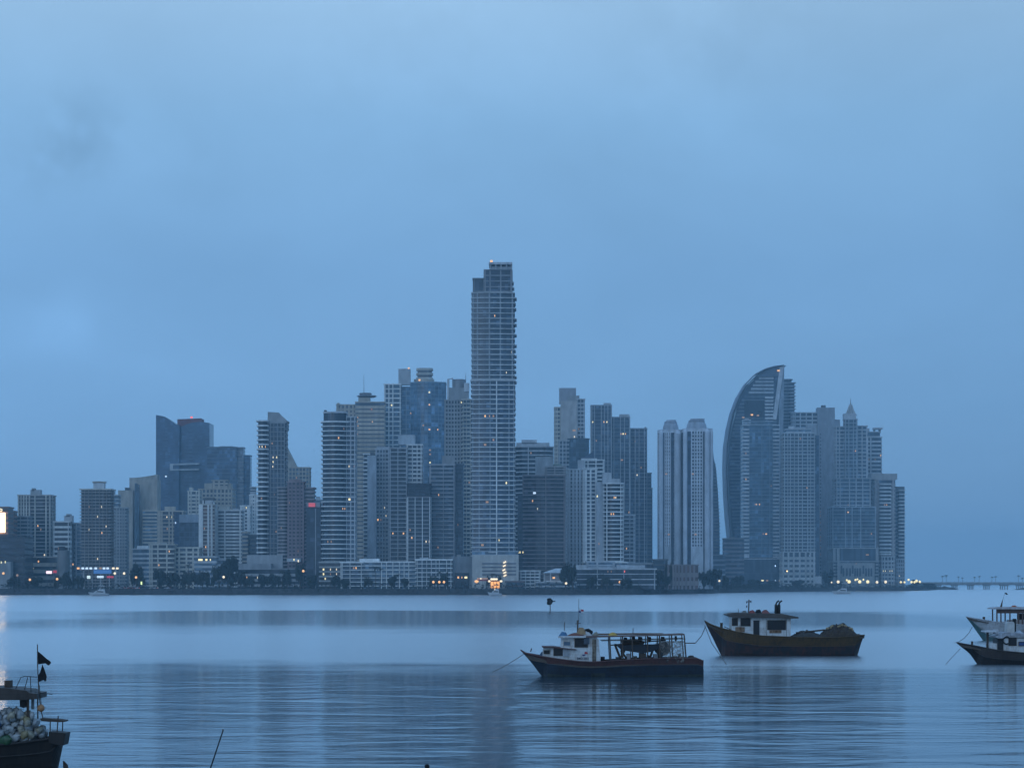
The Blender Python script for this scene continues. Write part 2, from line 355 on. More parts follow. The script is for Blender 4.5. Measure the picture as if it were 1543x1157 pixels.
tower('apartment_tower', 'tower', 'beige stepped tower cluster with stacked roof boxes before the blue glass block', 'the beige stepped cluster', 2420,
      [b(299,350,736,None,BEIGE,GL,h=6,f=.5,p=.3,grid=9,pw=2.4), b(319,343,723,736,BEIGE,GL,h=5,f=.6,p=.2,piers=(322,330,338),pw=3,dy=3), b(337,348,728,736,BEIGE,plain=True,dy=6), b(308,320,728,737,BEIGE,plain=True,dy=2,d=10)])
tower('apartment_tower', 'tower', 'slim beige tower with a pointed corner pinnacle', 'the slim pinnacle tower', 2380,
      [b(283,301,739,None,CREAM,GL,h=5.6,f=.5,p=.2,piers=(284,288,296,300),pw=2.2)], masts=[(287,728,738)], roofs=[(284,289,734,739,CREAM)])
tower('apartment_tower', 'tower', 'beige block with paired window columns and a stepped roof before the dark blue skyscraper', 'the beige paired-window block', 2180,
      [b(237,276,769,None,BEIGE,GL,h=6,f=.35,p=.3,piers=(238.5,241,244,255,260,275),pw=2.2), b(248,263,763,769,BEIGE,plain=True,dy=4,d=9), b(262.5,271,772,None,(.05,.08,.12),(.04,.07,.12),h=6,f=.15,p=.2,dy=-6,d=7,cap=False)],
      lit=[(251.5,778,'w',1.8),(259,775,'y',2.4),(264.5,784.5,'c',2.6),(252,793,'d')])
tower('office_block', 'building', 'dark glass office with a pale blank top band', 'the pale-topped glass office', 2120,
      [b(270,301,787,None,(.10,.13,.17),GL,h=7,f=.12,p=.2,grid=4,pw=.8), b(270,299,775,787,(.33,.38,.44),plain=True,dy=-1)])
tower('apartment_tower', 'tower', 'white pier tower with a red-brown centre strip', 'the white pier tower', 2010,
      [b(300,323,759,None,CREAM,(.10,.06,.05),h=5.6,f=.25,p=.3,piers=(301.5,304.5,314,319),pw=3,pr=1,pier_c=WHITE)], roofs=[(308,320,752,759,LGREY),(306,321,749.5,752,DGREY),(304,306,753,759,WHITE),(318.5,320.5,756,759,WHITE)], lit=[(310,823,'o',1.8),(308,797,'d')])
tower('apartment_block', 'building', 'white block with bold stacked balcony bands next to the white pier tower', 'the bold white-banded block', 2030,
      [b(322,363,768,None,WHITE,GL,h=5.3,f=.5,p=.9,piers=(328,339,362),pw=2.,pr=1.05), ], roofs=[(329,344,763,768,CREAM),(350,358,765.5,768,LGREY)])
tower('apartment_tower', 'tower', 'pale white tower with one column of small windows beside the tall corner-slab tower', 'the pale single-column tower', 2090,
      [b(362,377,761,None,WHITE,GL,h=5.2,f=.45,p=.2,piers=(363,365.5,368,373.5,376.5),pw=2.6), b(376,388,745,None,WHITE,GLM,h=5.2,f=.5,p=.2,dy=30,piers=(377,380,384,387),pw=2.4), b(377,384,733,745,LGREY,GL,h=4,f=.4,p=.1,dy=34,d=12)], lit=[(371,763,'y',1.8)])
tower('apartment_block', 'building', 'narrow tan block squeezed below the pale single-column tower', 'the narrow tan block', 1990,
      [b(365,373,801,None,BEIGE,GL,h=6,f=.4,p=.2), b(372,387,805,None,DGREY,GL,h=6.5,f=.35,p=.5,dy=8)])
tower('apartment_block', 'building', 'low cream flats with a gridded front behind the shore trees', 'the low cream flats', 1920,
      [b(225,262,819,None,CREAM,GLD,h=7,f=.34,p=.5,piers=(226,229,238,251.5),pw=2), b(253,300,824,None,CREAM,GL,h=6.6,f=.5,p=.3,dy=10,piers=(254,259,263.5,270,281,291,299),pw=2.6)], lit=[(239.5,852,'o',2),(255,828.5,'o',2)], roofs=[(240,250,817,819)])
tower('low_building', 'building', 'small white building with a brightly lit window strip among the shore trees', 'the small lit-strip building', 1880,
      [b(293,326,838,None,LGREY,GLM,h=7.5,f=.45,p=.4), b(318,345,842,None,LGREY,GLM,h=8,f=.5,p=.3,dy=6)], lit=[(302,844.5,'y',11),(311,845,'y',5),(317,845,'y',2.4)])
tower('exhibition_hall', 'building', 'wide low grey hall with a sloped roof and a dark open ground floor', 'the wide low grey hall', 1890,
      [b(358,452,856,None,GREY,GLD,h=9,f=.5,p=.4), b(372,426,836,856,GREY,plain=True,dy=14,d=30), b(356,408,849,858,(.36,.36,.37),plain=True,dy=-2,d=20), b(432,453,841,846,LGREY,plain=True,dy=-3,d=12)], lit=[(443,843,'y',2.2),(449.5,845,'w',2.6),(372,870,'o',1.6),(388,870,'w',1.4),(411,869.5,'w',2.4)])

tower('apartment_tower', 'tower', 'tall slim tower with white corner slabs and a slanted penthouse screen', 'the corner-slab tower', 1960,
      [b(388.5,402,633,None,WHITE,GLD,h=7,f=.3,p=1.3,fp='bow',bow=2.5), b(402,429,636,None,(.27,.28,.29),GL,h=7,f=.16,p=.3,dy=4,grid=5,pw=1.2), b(429,432.5,634,646,GREY,GL,h=6,f=.2,p=.3,dy=8), b(428.5,431,646,None,GREY,GL,h=7,f=.3,p=.3,dy=8)],
      lit=[(391,669,'w',1.8),(395,669.3,'w',1.8),(399.5,669,'o',2),(410,665,'d'),(411.5,686.5,'w',1.6),(417,686,'y',2.6),(411.5,693.5,'y',2),(411,704,'w',1.6),(394,749,'d'),(413,741,'d'),(416,803,'d')])
o = bpy.data.objects[[x.name for x in COL.objects if x.get('label','').startswith('tall slim tower with white corner')][0]]
sY = 1966; MB().slab([(PX(x,sY)-o.location.x, PZ(y,sY)-GZ) for x, y in ((403,637),(431,637),(431,632.5),(421,623),(420,621.5),(403.5,620.5))], 6.3, 16).obj('penthouse', mat_wall(GREY), o)
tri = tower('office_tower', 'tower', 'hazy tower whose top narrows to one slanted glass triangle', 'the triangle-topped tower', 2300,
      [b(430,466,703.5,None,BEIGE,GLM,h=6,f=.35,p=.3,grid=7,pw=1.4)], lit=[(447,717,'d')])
MB().slab([(PX(x,2302)-tri.location.x, PZ(y,2302)-GZ) for x, y in ((430.5,704),(447.5,704),(430.8,671))], 2, 16).obj('crown', mat_wall((.45,.42,.37)), tri)
tower('apartment_tower', 'tower', 'mauve brown tower with pale balcony edges either side of a plain centre', 'the mauve brown tower', 1905,
      [b(433,458,725,None,MAUVE,(.05,.04,.045),h=5.6,f=.5,p=.2,piers=(434.5,440,446,452,457),pw=2.4), b(419.5,434,733,None,(.38,.33,.32),GBR,h=5.3,f=.32,p=1.0,dy=3,fp='bow',bow=1.5), b(457.5,472.5,734,None,(.33,.27,.27),GBR,h=5.6,f=.35,p=.7,dy=3), b(435,453,722,725.5,MAUVE,plain=True,dy=5,d=10)],
      lit=rnd_lit(420,470,745,835,3,'d'))
tower('office_tower', 'tower', 'narrow dark tower with a red sign glowing on its top', 'the red-signed dark tower', 1885,
      [b(461.5,483.5,764,None,(.05,.055,.065),(.035,.042,.055),h=6,f=.1,p=.15,piers=(475.5,),pw=1.,pier_c=LGREY), b(462,482,757,764.5,(.33,.33,.34),plain=True,dy=.5,d=14)])
o = bpy.data.objects[[x.name for x in COL.objects if x.get('label','').startswith('narrow dark tower with a red')][0]]
MB().box(-2.6,2.6,-.25,.1,-1.5,1.5).obj('sign', mat_emit('red_sign_light', (1,.14,.16), .3), o, (PX(470,1885)-o.location.x, 0, PZ(760.5,1885)-GZ))
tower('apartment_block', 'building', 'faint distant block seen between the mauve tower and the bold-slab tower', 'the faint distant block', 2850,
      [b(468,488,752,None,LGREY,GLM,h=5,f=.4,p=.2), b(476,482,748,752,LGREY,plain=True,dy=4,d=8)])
tower('apartment_tower', 'tower', 'bold-slab tower whose rounded front carries thirty white balcony rims', 'the bold-slab tower', 1880,
      [b(485.5,521,634,847,WHITE,GLD,h=7.1,f=.22,p=1.4,fp='bow',bow=5), b(487,521,620,634,(.10,.11,.13),GLD,h=14,f=.06,p=.2,fp='bow',bow=4,dy=1,capc=LGREY),
       b(521,535.5,627,847,LGREY,GL,h=7.1,f=.28,p=.4,dy=6,piers=(522,528.5,534.5),pw=1.5), b(482,516,846,None,(.40,.40,.38),GBR,h=6.6,f=.35,p=.6,dy=-3)],
      lit=[(510,662,'o',3.2),(517.5,645.5,'d',1.6),(526,699,'w',1.8),(526.5,748,'y',5),(528,754,'w',2),(516,766,'o',1.6),(519,766,'o',1.6),(494,815,'d',3),(499,815,'d',2),(487.5,856,'y',3.6),(487.5,861,'y',3.4),(498,857,'w',1.8),(507,857.5,'w',1.8),(507,863,'w',1.6),(490,870,'y',2.6),(498,863,'d',1.6),(534,700.5,'d')],
      roofs=[(487.5,491,617,621,DGREY),(505,517,618.5,621,LGREY)])
hat = tower('office_tower', 'tower', 'beige tower with a hat-shaped rooftop platform and a long mast', 'the hat-topped beige tower', 2330,
      [b(507,537,609,None,BEIGE,GL,h=6,f=.6,p=.2,dy=8,piers=(508,514,520,526,532),pw=3.6), b(535.5,579,605,None,(.44,.38,.31),GL,h=6.2,f=.72,p=.2,cw=5), b(540,557,599,605,(.44,.38,.31),plain=True,dy=3,d=14)],
      lit=[(539,627,'o',1.8),(538,633,'o',1.6),(539.5,641,'o',1.4),(561,632,'o',2),(560,613,'d',3.4),(560,617,'d',3.4),(539,650,'d',2)], masts=[(547.5,562,600)], roofs=[(507,511,606.5,609,BEIGE)])
sY = 2330
for i, (xa, xb_, ya, yb_) in enumerate(((536,567,594.5,597.2),(541,560,590.5,594.3),(541,556,597.2,599.4))):
    w = (xb_-xa)*sY/F/2
    MB().lathe([(w*(.8 if i == 0 else .9),0),(w,(yb_-ya)*.6*sY/F),(w*.9,(yb_-ya)*sY/F)], 20).obj('helipad' if i == 0 else 'roof_drum', mat_wall((.2,.2,.21)), hat, (PX(549.5 if i else 551.5,sY)-hat.location.x, 13, PZ(yb_,sY)-GZ))
tower('apartment_tower', 'tower', 'grey tower with a broad blank fin wall and white corner balconies', 'the fin-wall tower', 1960,
      [b(548.5,556,683,None,WHITE,GL,h=6.1,f=.4,p=.6), b(553.5,567,686,None,(.42,.45,.48),plain=True,dy=-5,d=24), b(566,587,676,None,LGREY,GL,h=6.1,f=.4,p=.3,dy=3,piers=(567,572,576.5,580.5,585.5),pw=1.6)],
      lit=[(560.5,678.5,'o',2.4),(569.5,780.5,'o',3.4),(574,779.5,'d',2),(579.5,761.5,'w',1.6),(581.5,776,'w',1.8),(536,818,'w')], roofs=[(567,587,672.5,676,LGREY),(557,563,680,686,DGREY)])
tower('apartment_tower', 'tower', 'dark tower with grid balconies and a pale box penthouse', 'the box-penthouse tower', 1930,
      [b(587,613,674,None,LGREY,GLD,h=6.2,f=.22,p=.3,piers=(588,599.5,612.5),pw=1.4), b(613,635.5,669,None,WHITE,GL,h=6.2,f=.36,p=.5,dy=5,piers=(614,621.5,628.5,634.5),pw=1.5), b(600,625,655,670,(.40,.44,.47),plain=True,dy=9,d=14)],
      lit=[(592,801.5,'o',2.6),(608,801.5,'o',3)])
tower('glass_skyscraper', 'skyscraper', 'bright blue glass skyscraper with stacked drum on its curved roof', 'the bright blue glass skyscraper', 2380,
      [b(579,604,578,None,WHITE,GLB,h=7,f=.25,p=.3,piers=(580,586,592,603),pw=1.8), b(602,622,582,None,(.22,.28,.33),(.06,.12,.19),h=7,f=.15,p=.2,dy=4,piers=(603,612)), b(618,671,575,None,(.2,.28,.35),(.09,.16,.24),h=6.2,f=.13,p=.2,fp='bow',bow=6,dy=-2,grid=10,pw=.5,cw=3.4),
       b(623,654,570.5,575,BEIGE,plain=True,dy=8,d=20,fp='round')],
      lit=[(647,593.5,'y',3.4),(647,611,'o',3),(618.5,622.5,'o',2.2),(647,648,'o',4),(659.5,647.5,'o',2.6),(590,609.5,'y',3),(638,642,'d',4),(648,678,'d',4.4),(648,684,'d',4),(648,698.5,'y',3),(650,720.5,'y',1.8),(633,572.5,'o',8)],
      roofs=[(600,618,555,578,LGREY)])
o = bpy.data.objects[[x.name for x in COL.objects if x.get('label','').startswith('bright blue glass')][0]]
sY = 2380
for i in range(5):
    w = (12.5 if i % 2 == 0 else 10.5)*sY/F
    MB().prism(footprint('cham', 2*w, 18), 0, 2.3).obj('roof_drum', mat_wall(CREAM if i % 2 == 0 else DGREY), o, (PX(639,sY)-o.location.x, 9, PZ(570.5-i*3.5,sY)-GZ))
MB().box(-.8,.8,0,1,0,1.4).obj('warning_light', LAMP['o'], o, (PX(615.5,sY)-o.location.x,6,PZ(555,sY)-GZ))
arch = tower('apartment_tower', 'tower', 'grey tower with a roof drum, an arch frame and small dark windows', 'the arch-roofed grey tower', 2120,
      [b(670,699,602,None,GREY,GLD,h=6.1,f=.42,p=.3,piers=(671,675.5,680,684.5,689,693.5,698),pw=2), b(697,714,601,None,(.45,.43,.38),GL,h=6.1,f=.34,p=.8,dy=-6,d=26,piers=(698,703,708.5),pw=1.), b(677,706,584,602,GREY,plain=True,dy=6,d=20), b(681,701,571,584,(.30,.30,.31),plain=True,fp='round',dy=8), b(699,707,577,590,LGREY,plain=True,dy=5,d=8)],
      lit=[(695,602.5,'y',3),(707,726,'d',3)], masts=[(701.5,559,575)])
sY = 2120
MB().tube([(PX(675,sY)-arch.location.x,8,PZ(602,sY)-GZ),(PX(675,sY)-arch.location.x,8,PZ(570,sY)-GZ),(PX(682.5,sY)-arch.location.x,8,PZ(569,sY)-GZ)], 1.1, 6).obj('arch_frame', mat_wall(LGREY), arch)
tower('apartment_tower', 'tower', 'dark slab tower with four white vertical fins and a dark crown', 'the four-fin dark tower', 1905,
      [b(613.5,648,748,None,(.24,.24,.25),GLD,h=5.8,f=.3,p=.3,piers=(614.5,625.5,636.5,647.5),pw=1.2,pr=.9,pier_c=WHITE), b(613.5,648,728,748,DARK,GLD,h=5.8,f=.25,p=.4,dy=.3,piers=(615,625,636,646.5),pw=1.1)],
      lit=[(620.5,811,'o',2.6),(642,815.5,'w',2.4),(647,815.5,'w',1.8),(618,795,'d')])
tower('apartment_tower', 'tower', 'broad dark tower with fine pale floor lines and a darker side wing', 'the fine-lined broad tower', 1925,
      [b(648,684.5,699,None,(.40,.40,.41),GL,h=6,f=.26,p=.7,piers=(668,649,684),pw=1.), b(683,698,698,None,(.12,.14,.17),(.04,.055,.075),h=6,f=.2,p=.2,dy=8)],  # side wing has darker wall and glass colours than the front
      lit=[(661,746.5,'o',1.8),(660,823,'d',3.6),(690,787,'d',1.6)], roofs=[(666,684,686,699,GREY)])

# ---- low white flats along the water
tower('apartment_block', 'building', 'long low white flats with open balcony frames facing the bay', 'the long low white flats', 1850,
      [b(515,545,846,None,WHITE,GL,h=6.4,f=.18,p=1.2,piers=(516,527.5,544.5),pw=1.2), b(545,627,845.5,None,WHITE,GLM,h=6.4,f=.22,p=1.,dy=1.5,piers=(575,582.5,592,602,609,616),pw=1.3)],
      lit=[(536.5,854,'o',2.6),(533,855.5,'d',3)], roofs=[(541,571,841.5,846,WHITE)])
tower('apartment_block', 'building', 'smaller white flats with a fine balcony grid next to the long low flats', 'the fine-grid white flats', 1846,
      [b(627.5,680,842,None,WHITE,GL,h=6.3,f=.2,p=1.,piers=(629,636,643,650,657,662,673,679.5),pw=.9)], roofs=[(632,645,839.5,842,LGREY)])
tower('annex_building', 'building', 'plain grey annex with a dark lit doorway beside the tallest tower', 'the plain grey annex', 1850,
      [b(680,712,838,None,(.26,.28,.30),plain=True), b(686,706,863,None,DARK,GLD,h=14,f=.08,p=.2,dy=-2,d=4,cap=False)], lit=[(690.5,865.5,'o',4),(702,865.5,'y',7),(696,866,'o',1.6)], roofs=[(688,694,835.5,838,GREY)])

# ---- the tallest tower
TY = 1835
tall = tower('skyscraper', 'skyscraper', 'tallest tower, slender and unfinished at the top, with stacked floor slabs and a white base', 'the tallest tower', TY,
      [b(711.5,774.5,572,838,(.54,.54,.53),(.045,.07,.105),h=7.2,f=.24,p=1.1,piers=(712.5,722,738.5,767,774),pw=1.5,pr=.35,fp='bow',bow=2,pier_c=(.30,.34,.38)),
       b(712,774,440,572,(.47,.47,.46),(.045,.065,.09),h=7.7,f=.22,p=1.,piers=(713,719.5,737.5,754,772),pw=2.2,pr=.5,fp='bow',bow=2,cap=False,pier_c=(.30,.32,.34)),
       b(730,771,406,440,(.34,.34,.35),(.04,.055,.08),h=9.,f=.16,p=.6,dy=2,piers=(731,738.5,754.5,770.5),pw=2,cap=False),
       b(713.5,730,419,440,(.20,.21,.22),(.05,.065,.085),h=20,f=.1,p=.5,dy=3,piers=(714.5,729),pw=1.5),
       b(711.5,781.5,836,None,(.52,.50,.46),plain=True,dy=-2), b(711.5,781,830,836.3,(.4,.43,.46),(.1,.15,.2),h=6,f=.2,p=.2,dy=-1,cap=False)],
      lit=[(738,629,'o',2.2),(731,629,'o',3.6),(743.5,628.8,'d',4),(763,726.5,'y',3.4),(752,810,'y',1.8),(743.5,662,'d',4),(731,669.5,'d',6),(745.5,478,'o',2),(753.5,531,'w',1.2),(771,531,'w',1.2),(763,562,'w',1.2),(734,752,'d',7),(727,817,'d',7),(708,736,'d')])
cxt = tall.location.x
MB().box(-.45,.45,-1.6,-.3,0,PZ(573,TY)-PZ(838,TY)).obj('fin', mat_wall(WHITE), tall, (PX(748.3,TY)-cxt, .4, PZ(838,TY)-GZ))
bal = MB().box(0, 4*TY/F, 3, 20, -1.0, 0).mesh('balcony', mat_wall((.36,.36,.37)))
for i in range(54):
    y = 416 + i*7.9
    if y > 830: break
    if y < 575 and R.random() < .2: continue
    o = put('balcony', bal, tall, (PX(774,TY)-cxt - (3*TY/F if y < 440 else 0), 0, PZ(y,TY)-GZ)); o.scale = (R.choice((.8,1.15,.6,1)) if y < 575 else R.choice((.6,.8)), 1, 1)
MB().box(PX(736.5,TY)-cxt, PX(772,TY)-cxt, -1, 22, 0, 1.6).obj('roof', mat_wall((.45,.45,.46)), tall, (0,0,PZ(398.5,TY)-GZ))
MB().box(PX(739,TY)-cxt, PX(771,TY)-cxt, 1, 20, 0, 2.2).obj('roof_block', mat_wall((.32,.33,.34)), tall, (0,0,PZ(406,TY)-GZ))
for u in (738.5,747,755,763,770.5):
    MB().box(-.5,.5,-.4,.6,0,(406-398)*TY/F).obj('post', mat_wall((.4,.4,.4)), tall, (PX(u,TY)-cxt,0,PZ(406.3,TY)-GZ))
MB().box(-.9,.9,0,1,0,1.6).obj('warning_light', LAMP['o'], tall, (PX(740.5,TY)-cxt,0,PZ(395.2,TY)-GZ))
for i in range(4): MB().box(-13,13,-2.2,-1.9,0,1.1).obj('vent', mat_wall((.16,.17,.19)), tall, (PX(752,TY)-cxt, -.1, PZ(850+i*5.5,TY)-GZ))
for i, (x, y) in enumerate(((760.5,847),(760,852.3),(759.3,858.5),(760.7,862.5),(761,866.8))):
    o = MB().box(-1.2,1.2,-.3,.3,-.5,.5).obj('stair_light', LAMP['w'], tall, (PX(x,TY)-cxt,-2.7,PZ(y,TY)-GZ)); o.rotation_euler = (0,-.5,0)

# ---- right of the tallest tower
tower('apartment_tower', 'tower', 'dark banded tower with a low round roof hut behind the reddish tower', 'the dark banded tower', 2120,
      [b(776,833,672,None,LGREY,GLD,h=6.3,f=.28,p=.7,fp='cham',piers=(796,)), b(778,828,667,672,LGREY,plain=True,dy=5,d=22)], lit=[(800,682.5,'d',3),(774,774,'d'),(786.5,772.5,'d')], roofs=[(786,809,662,667,LGREY)])
tower('apartment_tower', 'tower', 'reddish tower with fine balcony lines and a stepped penthouse', 'the reddish fine-lined tower', 1915,
      [b(789,851,715,None,(.30,.25,.24),(.05,.045,.05),h=6,f=.26,p=.7,piers=(822.5,850),pw=1.2,fp='bow',bow=2.5), b(823,852,702,715,(.36,.33,.32),(.06,.06,.065),h=5,f=.3,p=.3,dy=3,piers=(824,836,850)), b(807,833,688,715,(.40,.40,.40),plain=True,dy=8,d=16), b(834,846,699,703,(.16,.2,.17),plain=True,dy=8,d=8), b(780,792,745,None,(.08,.085,.1),(.035,.042,.055),h=6,f=.2,p=.2,dy=8)],
      lit=[(802.5,754,'o',2.2),(810,765,'w',1.4),(806,741,'c',9),(780,834,'y',2.4),(783.5,834,'y',2.6),(788,834,'y',2.2)])  # the wide cool entry is a bright reflection drawn as a glowing strip
tower('apartment_tower', 'tower', 'pale tower with stacked setback crown and window columns at its edges', 'the setback pale tower', 2480,
      [b(835.5,845,613,None,CREAM,GL,h=6,f=.45,p=.2,dy=5,piers=(836.5,839.5,844.5),pw=1.6), b(845,870,604,None,(.42,.40,.38),plain=True), b(869,881,600.5,None,LGREY,GL,h=6,f=.4,p=.3,dy=3,piers=(870,875,880),pw=1.2), b(843,868,584.5,607,(.38,.38,.40),plain=True,dy=7,d=18), b(855,873,596,604,GREY,plain=True,dy=4,d=14)],
      lit=[(865.5,658,'w',2.2),(865,648.5,'d',8),(872,643.5,'d',2)], masts=[(853,582.5,584.5)])
tower('glass_tower', 'tower', 'dark glass tower with a flat top directly under the pale setback tower', 'the dark flat-topped glass tower', 2290,
      [b(842,862,663,None,LGREY,GL,h=6,f=.25,p=.4,piers=(843,848,853,861),pw=1.4), b(856,888,660,None,(.10,.12,.14),(.05,.075,.10),h=7,f=.1,p=.2,dy=-3,fp='cham')], lit=[(847,755,'w',2),(850,755.5,'w',2),(856,755,'w',1.6)])
tower('apartment_tower', 'tower', 'tallest of three stepped glass towers in a row', 'the tallest stepped glass tower', 2360,
      [b(891,921.5,610,None,(.22,.25,.28),(.06,.085,.12),h=5.6,f=.14,p=.25,piers=(892,896,906,911,916,921),pw=.9,pr=.6,pier_c=LGREY)], roofs=[(910,921,606.5,610,LGREY)], lit=[(893,635.5,'y',2.6),(910,634.5,'o',1.8),(914.5,634.5,'y',2.4),(898.5,664,'d')])
tower('apartment_tower', 'tower', 'middle of three stepped glass towers in a row', 'the middle stepped glass tower', 2366,
      [b(921.5,949,628,None,(.22,.25,.28),(.06,.09,.125),h=5.6,f=.14,p=.25,piers=(925,935,941,948.5),pw=.9,pr=.6,pier_c=LGREY)], roofs=[(934,949,623.5,628,LGREY)], lit=[(935.5,655,'o',1.8),(939,655.5,'y',3),(942.5,655,'o',1.8),(937,694,'d',6),(948,769.5,'o',2.4)])
tower('apartment_tower', 'tower', 'shortest of three stepped glass towers with a ragged balcony edge', 'the shortest stepped glass tower', 2372,
      [b(949,974.5,645,None,(.25,.28,.31),(.06,.085,.12),h=5.6,f=.16,p=.4,piers=(950,957,963,971),pw=.9,pr=.7,pier_c=LGREY)], lit=[(960,715,'w',2.2),(957,666,'d'),(966,702,'d')], roofs=[(972,974,642.5,645,GREY)])
tower('apartment_tower', 'tower', 'narrow dark tower beyond the three stepped glass towers', 'the narrow dark far tower', 2500,
      [b(974,981.5,712,None,DGREY,GL,h=5.6,f=.3,p=.2), b(975,983,735,None,DGREY,GL,h=5.6,f=.3,p=.2,dy=6)])
wh = tower('apartment_tower', 'tower', 'white ribbed tower with a blue wedge roof and three dark window strips', 'the wedge-roofed white tower', 2010,
      [b(856,881,706,None,(.42,.44,.46),GLD,h=5.8,f=.3,p=.3,piers=(858,864,869,874,880),pw=3.4,pr=.6), b(871,880,693,706,LGREY,plain=True,dy=2,d=10), b(879,910,692,None,WHITE,GL,h=6,f=.3,p=.5,dy=6,piers=(881,886,898,909),pw=1.6)],
      lit=[(884,789,'d'),(902,819,'d')], roofs=[(876,900,690,693,WHITE)])
MB().slab([(PX(x,2014)-wh.location.x, PZ(y,2014)-GZ) for x, y in ((872,691.3),(896,691.3),(894.5,679.5),(883,686.5))], 8, 18).obj('roof', mat_wall((.10,.13,.17)), wh)
tower('apartment_tower', 'tower', 'white tower with deep rounded balconies stacked up its middle', 'the rounded-balcony white tower', 1940,
      [b(878.5,899,706,None,WHITE,GL,h=5.8,f=.32,p=.4,dy=6,piers=(880,883,890,898),pw=2.6), b(898,911,726,None,(.50,.52,.54),plain=True,dy=3), b(911,938,727,None,WHITE,GLD,h=6.2,f=.28,p=1.3,fp='bow',bow=3,piers=(914.5,935.5),pw=1.6), b(908,921,712,727,LGREY,plain=True,dy=6,d=12), b(921,934,721,727,LGREY,plain=True,dy=6,d=12),
       b(880,945,846,None,WHITE,GLM,h=8,f=.5,p=.4,dy=-4)],
      lit=[(900,747.5,'y',2.4),(925.5,747.5,'o',2),(928,747.5,'w',1.8),(921,773,'o',2),(924.5,773,'o',2.2),(932,848,'d',5),(902.5,819,'d')])
tower('apartment_block', 'building', 'lower wing of fine slatted balconies attached near the rounded-balcony tower', 'the slatted lower wing', 1990,
      [b(936,956,775,None,LGREY,GL,h=6,f=.3,p=.7,piers=(949,955)), b(936,985,848,None,LGREY,GL,h=8,f=.4,p=.4,dy=-8)], lit=[(944,828,'o',1.8)])

# ---- twin ribbed towers
def twin(x0, x1, top, label, short, Y, pil, rec, strip, dome):
    w = x1-x0; s = Y/F
    t = tower('apartment_tower', 'tower', label, short, Y,
        [b(x0,x1,top+18,None,(.50,.52,.55),GL,h=5.3,f=.42,p=.2,fp='cham',piers=strip,pw=1.9,pr=.6,pier_c=(.58,.60,.63)),
         b(dome[0]+5,dome[1]-5,top+.5,top+2.4,(.40,.42,.46),plain=True,dy=12,d=12,fp='cham'),
         b(x0-.5,x1+.5,top+15,top+19,(.48,.50,.53),plain=True,dy=2,d=24,fp='cham')])
    ox = t.location.x; w0 = (dome[1]-dome[0])*.5*s; dx = PX((dome[0]+dome[1])/2,Y)-ox
    MB().lathe([(w0,0),(w0*.99,3.2*s),(w0*.95,6*s),(w0*.89,8.6*s),(w0*.80,10.6*s),(w0*.76,11*s)], 14).obj('roof', mat_wall((.38,.41,.45)), t, (dx, 5+w0, PZ(top+15.5,Y)-GZ))
    MB().lathe([(w0*.80,0),(w0*.80,2.2*s),(w0*.70,3*s)], 14).obj('roof_drum', mat_wall((.34,.36,.40)), t, (dx, 5+w0, PZ(top+4.6,Y)-GZ))
    for a, c in rec:
        MB().box(PX(a,Y)-ox, PX(c,Y)-ox, -.9, .5, -.5, PZ(top+20,Y)-GZ).obj('dark_gap_strip', mat_glass((.03,.045,.07), 3, 3.2, .5), t)  # dark strips stand in for the gaps beside the ribs
    for q, r_ in pil:
        MB().lathe([(r_*s,0),(r_*s,PZ(top+20,Y)-GZ),(r_*s*.4,PZ(top+15,Y)-GZ)], 20).obj('pilaster', mat_wall((.52,.55,.59), .8, .14), t, (PX(q,Y)-ox, r_*s-1.9, -.6))
    MB().box(PX(strip[0]-1,Y)-ox, PX(strip[-1]+1,Y)-ox, -1.5, 1, -.6, PZ(823,Y)-GZ).obj('base', mat_wall((.50,.53,.56)), t)
    for i, y in enumerate((715,760,806)):
        if i != 1: MB().box(-.9,.9,-.7,0,0,1.2).obj('lit_or_glint_window', LAMP['d'], t, (PX(strip[0]+2+2*i,Y)-ox, 0, PZ(y,Y)-GZ))
    return t
twin(993,1029.5,632,'twin tower of pale round ribs beside the open sky gap, its domed crown lower', 'the twin tower by the sky gap', 2080, ((996.2,3.3),(1021,6.2)), ((1011,1015),(1027,1029.6),(999.4,1001)), (1001.8,1004.6,1007.4,1010.2), (1000,1024))
twin(1030,1074,630,'twin tower of pale round ribs with a broader domed crown, nearer the sail tower', 'the broader-domed twin tower', 2074, ((1032.6,3.3),(1065.6,4.9),(1072.4,2.)), ((1036,1041),(1059.4,1061.4)), (1042,1046.5,1050.5,1054.5,1058.5), (1036,1067))
cv = slanted('glass_tower', 'dark curved-edge glass tower tucked behind the twin ribbed towers', 'the dark curved-edge tower', 'tower', 2600,
      [(1056,884),(1084.5,884),(1084.5,830),(1084,790),(1082,745),(1079,706),(1075.5,690),(1073,660),(1056,655)], mat_glass((.05,.075,.11), 3, 3.8, .4), 30)
for i in range(26):
    y = 700 + i*5.2; xr = 1076.5 + 8*min(1, ((y-690)/100)**.7)
    MB().box(PX(1066,2600)-cv[1], PX(xr,2600)-cv[1]+.5, -.5, 12, 0, .9).obj('floor_slab', mat_wall(DGREY), cv[0], (0,0,PZ(y,2600)-GZ))
tower('low_building', 'building', 'low pinkish house with small windows at the foot of the twin towers', 'the low pinkish house', 1940,
      [b(1004,1052,850,None,(.25,.21,.20),(.12,.06,.05),h=11,f=.55,p=.3,piers=(1006,1014,1018,1023,1028,1034,1040,1046),pw=3), b(985,1006,842,None,DGREY,GL,h=8,f=.3,p=.3,dy=20)])
tower('office_block', 'building', 'stepped dark block between the twin towers and the sail tower', 'the stepped dark block', 2560,
      [b(1091,1121,810.5,None,(.20,.20,.22),GL,h=6.4,f=.45,p=.2,cw=3), b(1070,1093,835,None,(.20,.22,.25),GL,h=7,f=.4,p=.2,dy=-8)], roofs=[(1100,1108,808.5,810.5,DGREY)])

